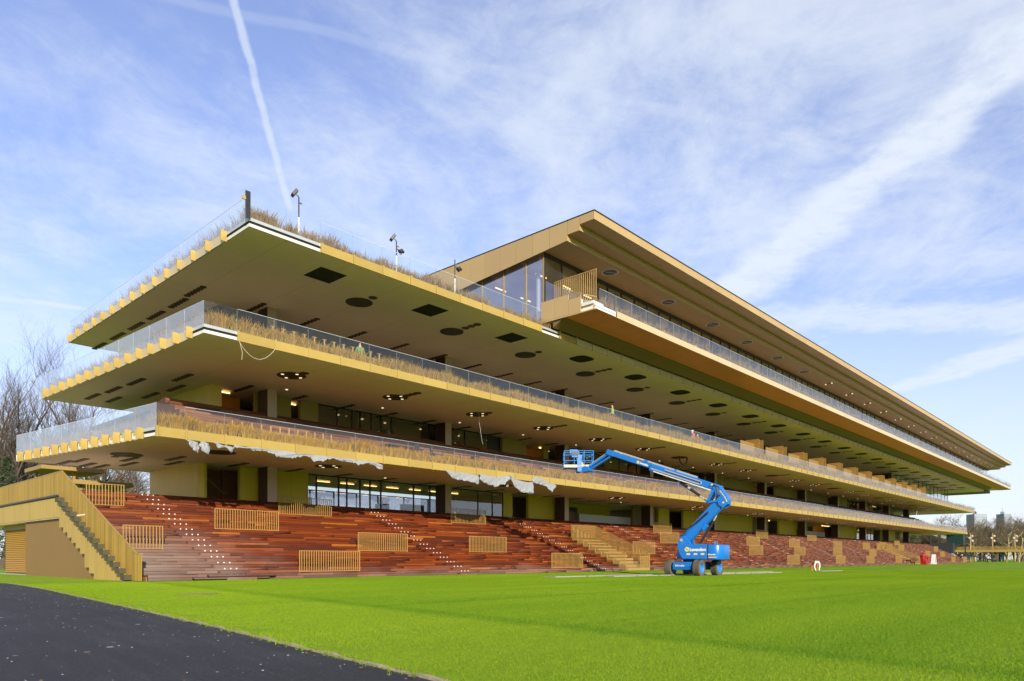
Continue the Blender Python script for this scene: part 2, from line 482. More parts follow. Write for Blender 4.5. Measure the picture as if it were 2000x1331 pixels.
# ------------------------------------------------------------------ mesh helpers
class MB:
    def __init__(s):
        s.v, s.f, s.m = [], [], []
    def add(s, vs, fs, mi=0):
        o = len(s.v)
        s.v += [tuple(p) for p in vs]
        s.f += [tuple(i + o for i in f) for f in fs]
        s.m += [mi] * len(fs)
        return s
    def box(s, x0, x1, y0, y1, z0, z1, mi=0):
        return s.add([(x0, y0, z0), (x1, y0, z0), (x1, y1, z0), (x0, y1, z0), (x0, y0, z1), (x1, y0, z1), (x1, y1, z1), (x0, y1, z1)],
                     [(3, 2, 1, 0), (4, 5, 6, 7), (0, 1, 5, 4), (1, 2, 6, 5), (2, 3, 7, 6), (3, 0, 4, 7)], mi)
    def bar(s, p0, p1, wd, ht, mi=0, up=(0, 0, 1)):
        """box from p0 to p1, wd across and ht along 'up'"""
        p0, p1, up = Vector(p0), Vector(p1), Vector(up)
        d = (p1 - p0).normalized()
        a = d.cross(up).normalized() * wd / 2
        u = a.cross(d).normalized() * ht / 2
        vs = [p + sa * a + su * u for p in (p0, p1) for sa, su in ((-1, -1), (1, -1), (1, 1), (-1, 1))]
        return s.add(vs, [(0, 1, 2, 3), (7, 6, 5, 4), (0, 4, 5, 1), (1, 5, 6, 2), (2, 6, 7, 3), (3, 7, 4, 0)], mi)
    def tube(s, pts, r, n=6, mi=0, caps=True):
        pts = [Vector(p) for p in pts]
        rs = r if isinstance(r, (list, tuple)) else [r] * len(pts)
        vs, fs = [], []
        for i, p in enumerate(pts):
            d = (pts[min(i + 1, len(pts) - 1)] - pts[max(i - 1, 0)]).normalized()
            a = d.cross(Vector((0.13, 0.31, 0.94)) if abs(d.z) < 0.9 else Vector((1, 0, 0))).normalized()
            b = d.cross(a)
            for k in range(n):
                t = 2 * math.pi * k / n
                vs.append(p + rs[i] * (math.cos(t) * a + math.sin(t) * b))
        for i in range(len(pts) - 1):
            for k in range(n):
                fs.append((i * n + k, i * n + (k + 1) % n, (i + 1) * n + (k + 1) % n, (i + 1) * n + k))
        if caps:
            fs.append(tuple(reversed(range(n))))
            fs.append(tuple(range((len(pts) - 1) * n, len(pts) * n)))
        return s.add(vs, fs, mi)
    def prism(s, poly, axis, a, b, mi=0):
        """poly: 2D points; axis 'x' -> (y,z) points, 'y' -> (x,z), 'z' -> (x,y)"""
        mk = {'x': lambda p, t: (t, p[0], p[1]), 'y': lambda p, t: (p[0], t, p[1]), 'z': lambda p, t: (p[0], p[1], t)}[axis]
        n = len(poly)
        vs = [mk(p, a) for p in poly] + [mk(p, b) for p in poly]
        fs = [tuple(range(n)), tuple(reversed(range(n, 2 * n)))] + [(i, n + i, n + (i + 1) % n, (i + 1) % n) for i in range(n)]
        return s.add(vs, fs, mi)
    def disc(s, x, y, z, r, h, n=20, mi=0):
        return s.prism([(x + r * math.cos(2 * math.pi * k / n), y + r * math.sin(2 * math.pi * k / n)) for k in range(n)], 'z', z, z + h, mi)
    def mesh(s, name, mats):
        me = D.meshes.new(name)
        me.from_pydata(s.v, [], s.f)
        for m in (mats if isinstance(mats, (list, tuple)) else [mats]):
            me.materials.append(m)
        if any(s.m):
            me.polygons.foreach_set('material_index', s.m)
        return me
    def build(s, name, mats, parent=None, bevel=0.0, smooth=False, fix=True):
        me = s.mesh(name, mats)
        if fix:
            fixn(me)
        o = put(name, me, parent)
        if bevel:
            b = o.modifiers.new('bevel', 'BEVEL')
            b.width = bevel
            b.segments = 2
            b.limit_method = 'ANGLE'
        if smooth:
            me.polygons.foreach_set('use_smooth', [True] * len(me.polygons))
        return o


def fixn(me):
    import bmesh
    bm = bmesh.new()
    bm.from_mesh(me)
    bmesh.ops.recalc_face_normals(bm, faces=bm.faces)
    bm.to_mesh(me)
    bm.free()


def put(name, me, parent=None, loc=None, rotz=None):
    """link an object; world coordinates are kept when the parent is an unrotated Empty"""
    o = D.objects.new(name, me)
    COL.objects.link(o)
    if loc is not None:
        o.location = loc
    if rotz is not None:
        o.rotation_euler = (0, 0, rotz)
    if parent is not None:
        o.parent = parent
        if parent.get('local') != 1 and parent.type == 'EMPTY' and any(parent.location):
            o.matrix_parent_inverse = Matrix.Translation(-parent.location)
    return o


def tag(o, label=None, cat=None, group=None, kind=None):
    for k, v in (('label', label), ('category', cat), ('group', group), ('kind', kind)):
        if v:
            o[k] = v
    return o


def thing(name, label, cat, loc=(0, 0, 0), rotz=0.0, group=None, local=False):
    o = D.objects.new(name, None)
    o.empty_display_size = 0.3
    COL.objects.link(o)
    o.location = loc
    o.rotation_euler = (0, 0, rotz)
    if local:
        o['local'] = 1
    return tag(o, label, cat, group)


def copy_tree(o, parent=None):
    c = o.copy()
    COL.objects.link(c)
    if parent is not None:
        c.parent = parent
    for ch in list(o.children):
        copy_tree(ch, c)
    return c


def np_mesh(name, V, T, mats, mi=None):
    """V (n,3), T (m,k) with equal-sized faces"""
    me = D.meshes.new(name)
    V = np.asarray(V, dtype=np.float32)
    T = np.asarray(T, dtype=np.int32)
    k = T.shape[1]
    me.vertices.add(len(V))
    me.vertices.foreach_set('co', V.ravel())
    me.loops.add(T.size)
    me.loops.foreach_set('vertex_index', T.ravel())
    me.polygons.add(len(T))
    me.polygons.foreach_set('loop_start', np.arange(0, T.size, k, dtype=np.int32))
    for m in (mats if isinstance(mats, (list, tuple)) else [mats]):
        me.materials.append(m)
    if mi is not None:
        me.polygons.foreach_set('material_index', np.asarray(mi, dtype=np.int32))
    me.update(calc_edges=True)
    return me


def view(r, f):
    """right / forward metres from the camera -> X, Y on the ground"""
    return (S_ * r + C_ * f, -C_ * r + S_ * f)


def vpx(px, f):
    return view((px - 1000) / 1420 * f, f)


# ------------------------------------------------------------------ ground
def sheet(name, pts, z, m):
    return tag(MB().add([(x, y, z) for x, y in pts], [tuple(range(len(pts)))]).build(name, m), kind='structure')


sheet('lawn', [(-1500, -1500), (3000, -1500), (3000, 3000), (-1500, 3000)], 0.0, turf)
KERB = [(2.6, -40.0), (3.05, -9.0), (3.55, 0.0), (3.97, 4.47), (4.45, 7.4), (4.95, 10.32), (5.7, 15.5), (6.55, 21.5), (7.35, 27.0), (7.95, 32.7), (8.15, 35.2)]
def kerb_x(y):
    return float(np.interp(y, [p[1] for p in KERB], [p[0] for p in KERB]))
sheet('asphalt_track', KERB + [(-4, 36.5), (-60, 42), (-60, -40)], 0.004, asphalt)
kb = MB()
kpts = [(kerb_x(y) + 0.006 * math.sin(3.1 * y), y) for y in np.linspace(-5, 35.2, 160)]
for i in range(len(kpts) - 1):
    (xa, ya), (xb, yb) = kpts[i], kpts[i + 1]
    h0, h1 = 0.022 + 0.010 * math.sin(i * 1.7), 0.022 + 0.010 * math.sin((i + 1) * 1.7)
    kb.add([(xa, ya, -.01), (xa + .05, ya, -.01), (xa + .05, ya, h0), (xa, ya, h0), (xb, yb, -.01), (xb + .05, yb, -.01), (xb + .05, yb, h1), (xb, yb, h1)],
           [(3, 2, 6, 7), (0, 3, 7, 4), (1, 5, 6, 2)])
tag(kb.build('kerb_strip', kerb_mat), kind='structure')


def blob_sheet(name, cx, cy, rx, ry, z, m, seed):
    rr = random.Random(seed)
    pts = []
    for k in range(26):
        a = 2 * math.pi * k / 26
        q = 0.7 + 0.5 * rr.random()
        pts.append((cx + rx * q * math.cos(a), cy + ry * q * math.sin(a)))
    return tag(MB().add([(x, y, z) for x, y in pts], [tuple(range(26))]).build(name, m), kind='structure')


blob_sheet('bare_patch', 9.3, 20.4, 0.62, 0.42, 0.006, bare_earth, 1)
blob_sheet('bare_patch', 10.0, 24.8, 0.35, 0.25, 0.006, bare_earth, 2)


# turf blades: a half-metre patch laid over the lawn in view
def turf_blades():
    n = 620
    xy = rng.uniform(-0.26, 0.26, (n, 2))
    a = rng.uniform(0, 6.283, n)
    h = rng.uniform(0.012, 0.027, n)
    wd = rng.uniform(0.0018, 0.0034, n)
    lean = rng.normal(0, 0.010, (n, 2))
    dx, dy = np.cos(a) * wd, np.sin(a) * wd
    P = np.zeros((n, 3, 3))
    P[:, 0] = np.stack([xy[:, 0] - dx, xy[:, 1] - dy, np.full(n, -0.004)], 1)
    P[:, 1] = np.stack([xy[:, 0] + dx, xy[:, 1] + dy, np.full(n, -0.004)], 1)
    P[:, 2] = np.stack([xy[:, 0] + lean[:, 0], xy[:, 1] + lean[:, 1], h], 1)
    pts = []
    for gx in np.arange(1.0, 78.0, 0.5):
        for gy in np.arange(1.0, 33.0, 0.5):
            f = C_ * gx + S_ * gy
            r = S_ * gx - C_ * gy
            if 4.5 < f < 62 and abs(r) < 0.74 * f + 1 and gx > kerb_x(gy) + 0.27:
                if (gx - 9.3) ** 2 / 0.4 + (gy - 20.4) ** 2 / 0.2 < 1:
                    continue
                pts.append((gx + rng.uniform(-.05, .05), gy + rng.uniform(-.05, .05), 0))
    for gy in np.arange(2.0, 33.0, 0.12):        # loose tufts that fringe the kerb
        pass
    pts = np.array(pts)
    V = np.concatenate([P.reshape(-1, 3), pts])
    T = np.arange(n * 3).reshape(-1, 3)
    me = np_mesh('turf_blades', V, T, turf_blade)
    at = me.attributes.new('seat', 'FLOAT', 'POINT')
    at.data.foreach_set('value', np.concatenate([np.zeros(n * 3), np.ones(len(pts))]).astype(np.float32))
    ro = me.attributes.new('turn', 'FLOAT', 'POINT')
    ro.data.foreach_set('value', np.concatenate([np.zeros(n * 3), rng.integers(0, 4, len(pts)) * 1.5708]).astype(np.float32))
    o = tag(put('turf_blades', me), 'short mown green turf blades covering the lawn before the stand', 'grass', kind='stuff')
    g = D.node_groups.new('turf_scatter', 'GeometryNodeTree')
    g.interface.new_socket('Geometry', in_out='INPUT', socket_type='NodeSocketGeometry')
    g.interface.new_socket('Geometry', in_out='OUTPUT', socket_type='NodeSocketGeometry')
    t = NT(g)
    gi, go = t.n('NodeGroupInput'), t.n('NodeGroupOutput')
    na = t.n('GeometryNodeInputNamedAttribute', data_type='FLOAT')
    na.inputs[0].default_value = 'seat'
    cmp_ = t.n('FunctionNodeCompare', data_type='FLOAT', operation='GREATER_THAN')
    t.l(na.outputs[0], cmp_.inputs[0])
    cmp_.inputs[1].default_value = 0.5
    se = t.n('GeometryNodeSeparateGeometry', domain='POINT')
    t.l(gi.outputs[0], se.inputs[0])
    t.l(cmp_.outputs[0], se.inputs[1])
    mp = t.n('GeometryNodeMeshToPoints')
    t.l(se.outputs[0], mp.inputs[0])
    ip = t.n('GeometryNodeInstanceOnPoints')
    t.l(mp.outputs[0], ip.inputs['Points'])
    t.l(se.outputs[1], ip.inputs['Instance'])
    nr = t.n('GeometryNodeInputNamedAttribute', data_type='FLOAT')
    nr.inputs[0].default_value = 'turn'
    cx = t.n('ShaderNodeCombineXYZ')
    t.l(nr.outputs[0], cx.inputs[2])
    t.l(cx.outputs[0], ip.inputs['Rotation'])
    t.l(ip.outputs[0], go.inputs[0])
    md = o.modifiers.new('scatter', 'NODES')
    md.node_group = g


turf_blades()


def scatter(name, label, spots, size, mats, flat=0.5):
    """loose stones, leaves and the like: small irregular four-sided chips"""
    n = len(spots)
    spots = np.asarray(spots)
    s = size[0] + (size[1] - size[0]) * rng.random(n) ** 2
    a = rng.uniform(0, 6.283, n)
    P = np.zeros((n, 5, 3))
    for k in range(4):
        r = s * rng.uniform(.6, 1.1, n)
        P[:, k, 0] = spots[:, 0] + r * np.cos(a + k * 1.571)
        P[:, k, 1] = spots[:, 1] + r * np.sin(a + k * 1.571)
        P[:, k, 2] = spots[:, 2] + .001
    P[:, 4, 0], P[:, 4, 1], P[:, 4, 2] = spots[:, 0], spots[:, 1], spots[:, 2] + s * flat
    b = np.arange(n)[:, None] * 5
    T = np.stack([b + np.array([[k, (k + 1) % 4, 4]]) for k in range(4)], 1).reshape(-1, 3)
    mi = np.repeat(rng.integers(0, len(mats), n), 4)
    return tag(put(name, np_mesh(name, P.reshape(-1, 3), T, mats, mi)), label, name.split('_')[-1], kind='stuff')


grit_a = mat('grit_pale', (0.36, 0.35, 0.33), 0.9)
grit_b = mat('grit_brown', (0.20, 0.135, 0.075), 0.9)
leaf_m = mat('fallen_leaf', (0.28, 0.10, 0.035), 0.8)
ys_ = 2.5 + 32 * rng.random(1500) ** 1.25
xs_ = np.array([kerb_x(v) for v in ys_]) - 0.06 - 14 * rng.random(1500) ** 1.6
scatter('loose_grit', 'pale grit and bits strewn over the dark track', np.stack([xs_, ys_, np.full(1500, .004)], 1), (.005, .019), [grit_a, grit_a, grit_b])
ys_ = 2.5 + 32 * rng.random(500)
xs_ = np.array([kerb_x(v) for v in ys_]) + rng.normal(0.0, 0.09, 500)
scatter('edge_litter', 'soil crumbs and leaf bits along the edge of the track', np.stack([xs_, ys_, np.full(500, .02)], 1), (.008, .03), [grit_b, grit_b, leaf_m], .35)
xs_, ys_ = rng.uniform(5, 55, 240), rng.uniform(3, 32, 240)
ok_ = xs_ > np.array([kerb_x(v) for v in ys_]) + .3
scatter('fallen_leaves', 'few brown leaves lying on the turf', np.stack([xs_, ys_, np.full(240, .025)], 1)[ok_], (.02, .045), [leaf_m], .25)


def edge_tufts():
    n = 2600
    y = rng.uniform(2.5, 35, n)
    x = np.array([kerb_x(v) for v in y]) + rng.normal(.05, .05, n)
    nb = 5
    a = rng.uniform(0, 6.283, (n, nb))
    h = rng.uniform(.018, .06, (n, nb))
    ln = rng.uniform(.01, .05, (n, nb))
    bx, by = x[:, None] + .012 * np.cos(a), y[:, None] + .012 * np.sin(a)
    w_ = .003
    P = np.stack([np.stack([bx - w_ * np.sin(a), by + w_ * np.cos(a), np.zeros_like(a)], -1), np.stack([bx + w_ * np.sin(a), by - w_ * np.cos(a), np.zeros_like(a)], -1), np.stack([bx + ln * np.cos(a), by + ln * np.sin(a), h], -1)], 2).reshape(-1, 3)
    tag(put('edge_grass', np_mesh('edge_grass', P, np.arange(len(P)).reshape(-1, 3), turf_blade)), 'grass tufts creeping over the kerb strip of the dark track', 'grass', kind='stuff')
edge_tufts()
#%%PART2
# ------------------------------------------------------------------ the grandstand
def np_boxes(B):
    """B: rows x0,x1,y0,y1,z0,z1 -> vertices, quads"""
    B = np.asarray(B, dtype=float)
    n = len(B)
    V = np.zeros((n, 8, 3))
    for i, (a, b, c) in enumerate(((0, 2, 4), (1, 2, 4), (1, 3, 4), (0, 3, 4), (0, 2, 5), (1, 2, 5), (1, 3, 5), (0, 3, 5))):
        V[:, i, 0], V[:, i, 1], V[:, i, 2] = B[:, a], B[:, b], B[:, c]
    q = np.array([(3, 2, 1, 0), (4, 5, 6, 7), (0, 1, 5, 4), (1, 2, 6, 5), (2, 3, 7, 6), (3, 0, 4, 7)])
    T = (np.arange(n)[:, None, None] * 8 + q[None]).reshape(-1, 4)
    return V.reshape(-1, 3), T


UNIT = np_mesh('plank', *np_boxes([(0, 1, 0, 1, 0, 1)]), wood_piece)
UNIT_UP = np_mesh('upper_plank', *np_boxes([(0, 1, 0, 1, 0, 1)]), wood_up_piece)


def boxed(name, b, me, parent):
    o = put(name, me, parent, (b[0], b[2], b[4]))
    o.scale = (b[1] - b[0], b[3] - b[2], b[5] - b[4])
    return o


stand = thing('grandstand', 'long golden grandstand with three cantilevered terraces and a penthouse roof above wooden steps', 'grandstand', (17.0, 33.3, 0))

# --- lower seating: sixteen wooden rows
ROWS, RISE, DEEP, Y0T, XT0, XT1 = 16, 0.29, 0.62, 33.3, 12.95, 193.0
prof = [(Y0T + ROWS * DEEP + 1.2, 0.0), (Y0T, 0.0)]
for i in range(ROWS):
    prof += [(Y0T + i * DEEP, (i + 1) * RISE - .03), (Y0T + (i + 1) * DEEP, (i + 1) * RISE - .03)]
prof += [(Y0T + ROWS * DEEP + 1.2, ROWS * RISE - .03)]
tier = MB().prism(prof, 'x', XT0, XT1).build('lower_seating', wood_base, stand)
near, far = [], []
rr = random.Random(11)
for i in range(ROWS):
    for j in range(2):
        x = XT0 + rr.uniform(0, 0.5)
        xs = XT0
        while xs < XT1:
            ln = rr.choice((1.1, 1.6, 2.1, 2.6, 3.2, 3.9)) * rr.uniform(.9, 1.1)
            xe = min(xs + ln, XT1)
            jut = rr.uniform(0.0, 0.008)
            y = Y0T + i * DEEP
            z = i * RISE + 0.008 + j * 0.14
            b = (xs + .006, xe - .006, y - .024 - jut, y + .004, z, z + (0.128 if j == 0 else 0.112))
            (near if xs < 39 else far).append(b)
            xs = xe
    xs = XT0
    while xs < XT1:                                  # tread boards, three to a row
        ln = rr.uniform(1.8, 3.6)
        xe = min(xs + ln, XT1)
        y = Y0T + i * DEEP - .03
        for j in range(3):
            far.append((xs + .005, xe - .005, y + j * .207, y + j * .207 + .2, (i + 1) * RISE - .03, (i + 1) * RISE + rr.uniform(-.002, .002)))
        xs = xe
near.sort(key=lambda b: -(b[1] - b[0]) / (C_ * b[0] + S_ * b[2]) ** 1.6)
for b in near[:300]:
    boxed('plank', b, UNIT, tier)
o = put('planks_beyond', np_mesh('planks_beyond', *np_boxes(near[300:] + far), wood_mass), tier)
o['kind'] = 'stuff'
stud = MB()
for k in range(3):
    stud.prism([(-.3 + .3 * k + .036 * math.cos(a), .036 * math.sin(a)) for a in [j * math.pi / 4 for j in range(8)]], 'y', -.012, .012)
STUD = stud.mesh('step_marker', white_paint)
fixn(STUD)
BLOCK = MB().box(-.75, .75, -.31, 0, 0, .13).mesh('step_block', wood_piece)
for k in range(12):
    for i in range(ROWS):
        xa = 16.55 + 15.2 * k + (15 - i) * 0.035
        if xa < XT1 - 2:
            put('step_marker', STUD, tier, (xa, Y0T + i * DEEP - .045, (i + 1) * RISE - .055))
            if k < 8:
                put('step_block', BLOCK, tier, (xa + .1, Y0T + i * DEEP - .03, i * RISE + .001))
# two loose boards that lie on the lowest step by the end stair
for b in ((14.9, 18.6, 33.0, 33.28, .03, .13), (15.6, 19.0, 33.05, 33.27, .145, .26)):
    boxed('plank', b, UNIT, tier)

# --- terraces
FASC = 0.46
fp = MB().box(.015, 1.985, -.03, .01, 0, FASC).box(.015, 1.985, .01, .30, FASC - .03, FASC - .004).box(-.05, .05, -.10, .02, -.035, FASC + .03)
FRONT = fp.mesh('fascia_panel', brass)
FRONT_PALE = fp.mesh('fascia_panel', brass_pale)
PLAIN = MB().box(.004, 1.996, -.03, .01, 0, FASC).box(.004, 1.996, .01, .30, FASC - .03, FASC - .004).mesh('fascia_panel', brass_pale)
ep = MB().box(-.03, .01, .02, 1.93, 0, FASC).box(.01, .3, .02, 1.93, FASC - .03, FASC - .004).box(-.30, .02, -.035, .018, -.035, FASC + .04)
ep.m = [1] * 12 + [0] * 6
ENDP = ep.mesh('end_fascia_panel', [brass, brass_pale])
PANE_H = 1.14
gm = MB().box(.0, 1.975, -.007, .007, 0, PANE_H)
gm.m = [0, 0, 0, 1, 0, 1]
gm.box(0, 1.975, -.008, .008, PANE_H + .001, PANE_H + .014, 2)
PANE = gm.mesh('glass_pane', [glass, glass_edge, glass_cap])
gm = MB().box(-.004, .004, .0, 1.955, 0, PANE_H)
gm.m = [0, 0, 1, 0, 1, 0]
gm.box(-.008, .008, 0, 1.955, PANE_H + .001, PANE_H + .016, 2)
PANE_E = gm.mesh('end_glass_pane', [end_glass, glass_edge, glass_cap])


def terrace(name, Yf, zb, X0, X1, Yb, xj, nwide, end_joints, back_x, end_glass0, mfloor=None):
    slab = MB().prism([(X0 + .1, Yf + .12), (X1 - .1, Yf + .12), (X1 - .1, Yb), (back_x + .1, Yb)], 'z', zb + .07, zb + FASC - .06).build(name, [soffit_tan], stand)
    fl = MB().prism([(X0 + .16, Yf + .2), (X1 - .16, Yf + .2), (X1 - .16, Yb - .05), (back_x + .16, Yb - .05)], 'z', zb + FASC - .058, zb + FASC - .03).build('terrace_floor', dark_floor, slab)
    et = MB()
    et.box(X0 + .06, X1, Yf + .075, Yf + .118, zb + .05, zb + .20)
    et.prism([(X0 + .055, Yf + .12), (X0 + .098, Yf + .12), (back_x + .098, Yb), (back_x + .055, Yb)], 'z', zb + .05, zb + .20)
    et.box(X1 - .098, X1 - .05, Yf + .12, Yb, zb + .05, zb + .20)
    et.box(back_x + .06, X1, Yb + .002, Yb + .05, zb + .05, zb + .42)
    et.build('edge_trim', white_edge, slab)
    gt = MB()
    gt.box(X0 + .02, xj, Yf + .02, Yf + .112, zb + .31, zb + FASC)
    ex_ = X0 + (back_x - X0) * (end_joints[0] - Yf) / (Yb - Yf)
    gt.prism([(X0 + .02, Yf + .114), (X0 + .092, Yf + .114), (ex_ + .092, end_joints[0]), (ex_ + .02, end_joints[0])], 'z', zb + .31, zb + FASC)
    gt.build('edge_gutter', gutter, slab)
    MB().box(X0 + .07, xj, Yf + .09, Yf + .117, zb + .205, zb + .305).prism([(X0 + .07, Yf + .119), (X0 + .096, Yf + .119), (ex_ + .096, end_joints[0]), (ex_ + .07, end_joints[0])], 'z', zb + .205, zb + .305).build('edge_gap_shade', gap_shade, slab)
    rest = MB()
    k = 0
    while xj + 2 * k < X1 - .5:
        x = xj + 2 * k
        if name == 'roof_terrace' and k == 9:      # one panel is still missing beside the balcony
            gt2 = MB().box(x, x + 2, Yf + .02, Yf + .11, zb + .31, zb + FASC).build('edge_gutter', gutter, slab)
            MB().box(x, x + 2, Yf + .09, Yf + .117, zb + .205, zb + .305).build('edge_gap_shade', gap_shade, slab)
        elif k < nwide:
            put('fascia_panel', FRONT_PALE if name == 'roof_terrace' and k > 10 else FRONT, slab, (x, Yf, zb))  # panels past the balcony: reflected sky put into the paler colour
        else:
            rest.add([(a + x, b + Yf, c + zb) for a, b, c in fp.v], fp.f)
        k += 1
    rest.box(x + 2.05, X1, Yf - .03, Yf + .01, zb, zb + FASC)
    rest.build('fascia_panels_beyond', brass_pale if name == 'roof_terrace' else brass, slab)['kind'] = 'stuff'
    for y0, y1 in zip(end_joints, end_joints[1:] + [2 * end_joints[-1] - end_joints[-2]]):
        o = put('fascia_panel', ENDP, slab, (X0 + (back_x - X0) * (y0 - Yf) / (Yb - Yf), y0, zb))
        o.scale = (1, min(y1, Yb + .1) - y0 if min(y1, Yb + .1) - y0 < 1.9 else 1.9, 1)
        o.scale[1] /= 1.95
    return slab


def glazing(slab, Yf, zb, x0, x1, nwide, xoff=0.0):
    rest = MB()
    mi = []
    x, k = x0, 0
    while x < x1 - 1.0:
        if k < nwide:
            put('glass_pane', PANE, slab, (x, Yf + .05, zb + FASC - .02))
        else:
            V = [(a + x, b + Yf + .05, c + zb + FASC - .02) for a, b, c in ((0, -.009, 0), (1.972, -.009, 0), (1.972, .009, 0), (0, .009, 0), (0, -.009, PANE_H), (1.972, -.009, PANE_H), (1.972, .009, PANE_H), (0, .009, PANE_H))]
            rest.add(V, [(3, 2, 1, 0), (4, 5, 6, 7), (0, 1, 5, 4), (2, 3, 7, 6)], 0)
            rest.add(V, [(1, 2, 6, 5), (3, 0, 4, 7)], 1)
        x += 2
        k += 1
    if rest.v:
        rest.build('glass_panes_beyond', [glass, glass_edge], slab, fix=False)['kind'] = 'stuff'


def end_glazing(slab, X0, back_x, Yf, Yb, zb):
    y = Yf + .08
    while y < Yb - .6:
        put('glass_pane', PANE_E, slab, (X0 + (back_x - X0) * (y - Yf) / (Yb - Yf) + .06, y, zb + FASC - .02), -math.atan((back_x - X0) / (Yb - Yf)))
        y += 1.97


T3 = dict(Yf=35.56, zb=6.82, X0=14.2, X1=200.4, Yb=51.4)
T2 = dict(Yf=34.15, zb=11.77, X0=15.83, X1=200.4, Yb=56.6)
T1 = dict(Yf=32.86, zb=17.0, X0=17.45, X1=204.0, Yb=60.6)
s3 = terrace('first_terrace', xj=15.60, nwide=44, end_joints=[36.75 + 1.13 * i for i in range(13)], back_x=12.35, end_glass0=0, **T3)
s2 = terrace('second_terrace', xj=17.56, nwide=44, end_joints=[35.3 + 1.42 * i for i in range(15)], back_x=15.05, end_glass0=0, **T2)
s1 = terrace('roof_terrace', xj=21.48, nwide=40, end_joints=[35.25 + 1.76 * i for i in range(15)], back_x=17.95, end_glass0=0, **T1)
MB().box(14.2, 15.55, 35.53, 35.57, 6.82, 7.28).box(14.17, 14.27, 35.46, 35.58, 6.79, 7.31).build('fascia_panel', brass, s3)
glazing(s3, 35.56, 6.82, 15.6, 200, 44)
glazing(s2, 34.15, 11.77, 17.56, 200, 44)
glazing(s1, 32.86, 17.0, 21.48, 40.4, 44)
for s, Y, z, xs in ((s3, 35.56, 6.82, ((14.24, 15.57),)), (s2, 34.15, 11.77, ((15.87, 17.53),)), (s1, 32.86, 17.0, ((17.5, 19.46), (19.49, 21.45)))):
    for a, b in xs:
        g = MB().box(a, b, Y + .041, Y + .059, z + .46, z + 1.58)
        g.m = [0, 0, 0, 1, 0, 1]
        g.build('glass_pane', [glass, glass_edge], s)
end_glazing(s3, 14.2, 12.35, 35.56, 51.4, 6.82)
end_glazing(s2, 15.83, 15.05, 34.15, 56.6, 11.77)
end_glazing(s1, 17.45, 17.95, 32.86, 60.6, 17.0)
# glass at the far end
for s, T in ((s3, T3), (s2, T2)):
    for k in range(5):
        put('glass_pane', PANE_E, s, (T['X1'] - .1, T['Yf'] + .1 + 1.97 * k, T['zb'] + FASC - .02))

# --- fittings in the soffits
def soffit_disc(me, slab, x, y, z, name):
    return put(name, me, slab, (x, y, z))


d = MB().disc(0, 0, -.012, .84, .03, 28).disc(0, 0, -.028, .90, .014, 28)
DISC = MB().disc(0, 0, -.03, .84, .05, 28, 0).box(-.012, .012, -.82, .82, -.036, -.031, 1).mesh('ceiling_disc', [dark_disc, frame_dark])
SMALL = MB().disc(0, 0, -.03, .27, .045, 14).disc(0, 0, -.036, .16, .004, 10).mesh('small_disc', brown_disc)
SQUARE = MB().box(-.85, .85, -.88, .88, -.012, .02).mesh('ceiling_hole_shade', gap_shade)  # flat black plate in place of an open hole, its shade painted
pl = [(.95 * math.copysign(abs(math.cos(a)) ** .55, math.cos(a)), .84 * math.copysign(abs(math.sin(a)) ** .75, math.sin(a))) for a in [2 * math.pi * k / 28 for k in range(28)]]
PILL = MB().prism(pl, 'z', -.012, .02).mesh('ceiling_opening_shade', gap_shade)
cl = MB()
for k in range(6):
    cl.disc(0, k * .42 - 1.05, -.03, .205, .045, 10)
CLUSTER = cl.mesh('vent_cluster', brown_disc)
spot = MB()
for ax, ay in ((-.42, -.42), (.42, -.42), (-.42, .42), (.42, .42)):
    spot.disc(ax, ay, -.05, .095, .018, 10)
SPOTS = spot.mesh('lamp_spots', lamp_warm)
SPOT1 = MB().disc(0, 0, -.03, .085, .03, 10).mesh('lamp_spot', lamp_warm)
for me in (DISC, SMALL, SQUARE, PILL, CLUSTER, SPOTS, SPOT1):
    fixn(me)
Z1, Z2, Z3 = 17.07, 11.84, 6.89
for k in range(22):
    x = 27.34 + 7.92 * k
    if x < 196:
        put('ceiling_disc', DISC, s1, (x, 37.65, Z1)).rotation_euler = (0, 0, R(52))
        for j in range(1 if k % 2 == 0 else 3):
            put('small_disc', SMALL, s1, (x + .08, 36.35 - .58 * j, Z1))
    x = 23.45 + 7.85 * k
    if x < 196:
        put('ceiling_hole_shade' if k < 3 else 'ceiling_opening_shade', SQUARE if k < 3 else PILL, s1, (x if k < 3 else 47.09 + 7.93 * (k - 3), 35.5 if k < 3 else 35.06, Z1))
    x = 23.13 + 7.76 * k
    if x < 190 and k != 6:
        put('ceiling_disc', DISC, s2, (x, 38.5, Z2))
        if k < 9 or k % 3:
            put('lamp_spots', SPOTS, s2, (x, 38.5, Z2)).rotation_euler = (0, 0, R(45))
        for j in range(1 if k % 2 == 0 else 3):
            put('small_disc', SMALL, s2, (x + .2, 37.45 - .5 * j, Z2))
for k in range(46):
    x = 19.6 + 3.87 * k
    if x < 192:
        put('vent_cluster', CLUSTER, s1, (x, 43.4, Z1))
        put('vent_cluster', CLUSTER, s2, (19.0 + 3.82 * k, 43.75, Z2))
        put('vent_cluster', CLUSTER, s3, (18.35 + 3.85 * k, 43.2, Z3))
    if k % 2 == 1 and x < 180:
        put('lamp_spot', SPOT1, s2, (21.0 + 3.82 * k, 41.9, Z2))
for x, y in ((17.55, 46.9), (17.4, 50.2), (17.2, 53.3), (19.9, 46.8), (19.65, 50.1), (18.5, 53.3)):
    put('vent_cluster', CLUSTER, s2, (x, y, Z2))
for x, y in ((14.6, 50.0), (14.9, 48.3), (15.9, 50.1), (16.75, 52.0 - 1.6), (16.7, 45.6), (17.5, 47.9), (19.2, 45.4), (15.7, 44.0)):
    put('vent_cluster', CLUSTER, s3, (x, y, Z3))
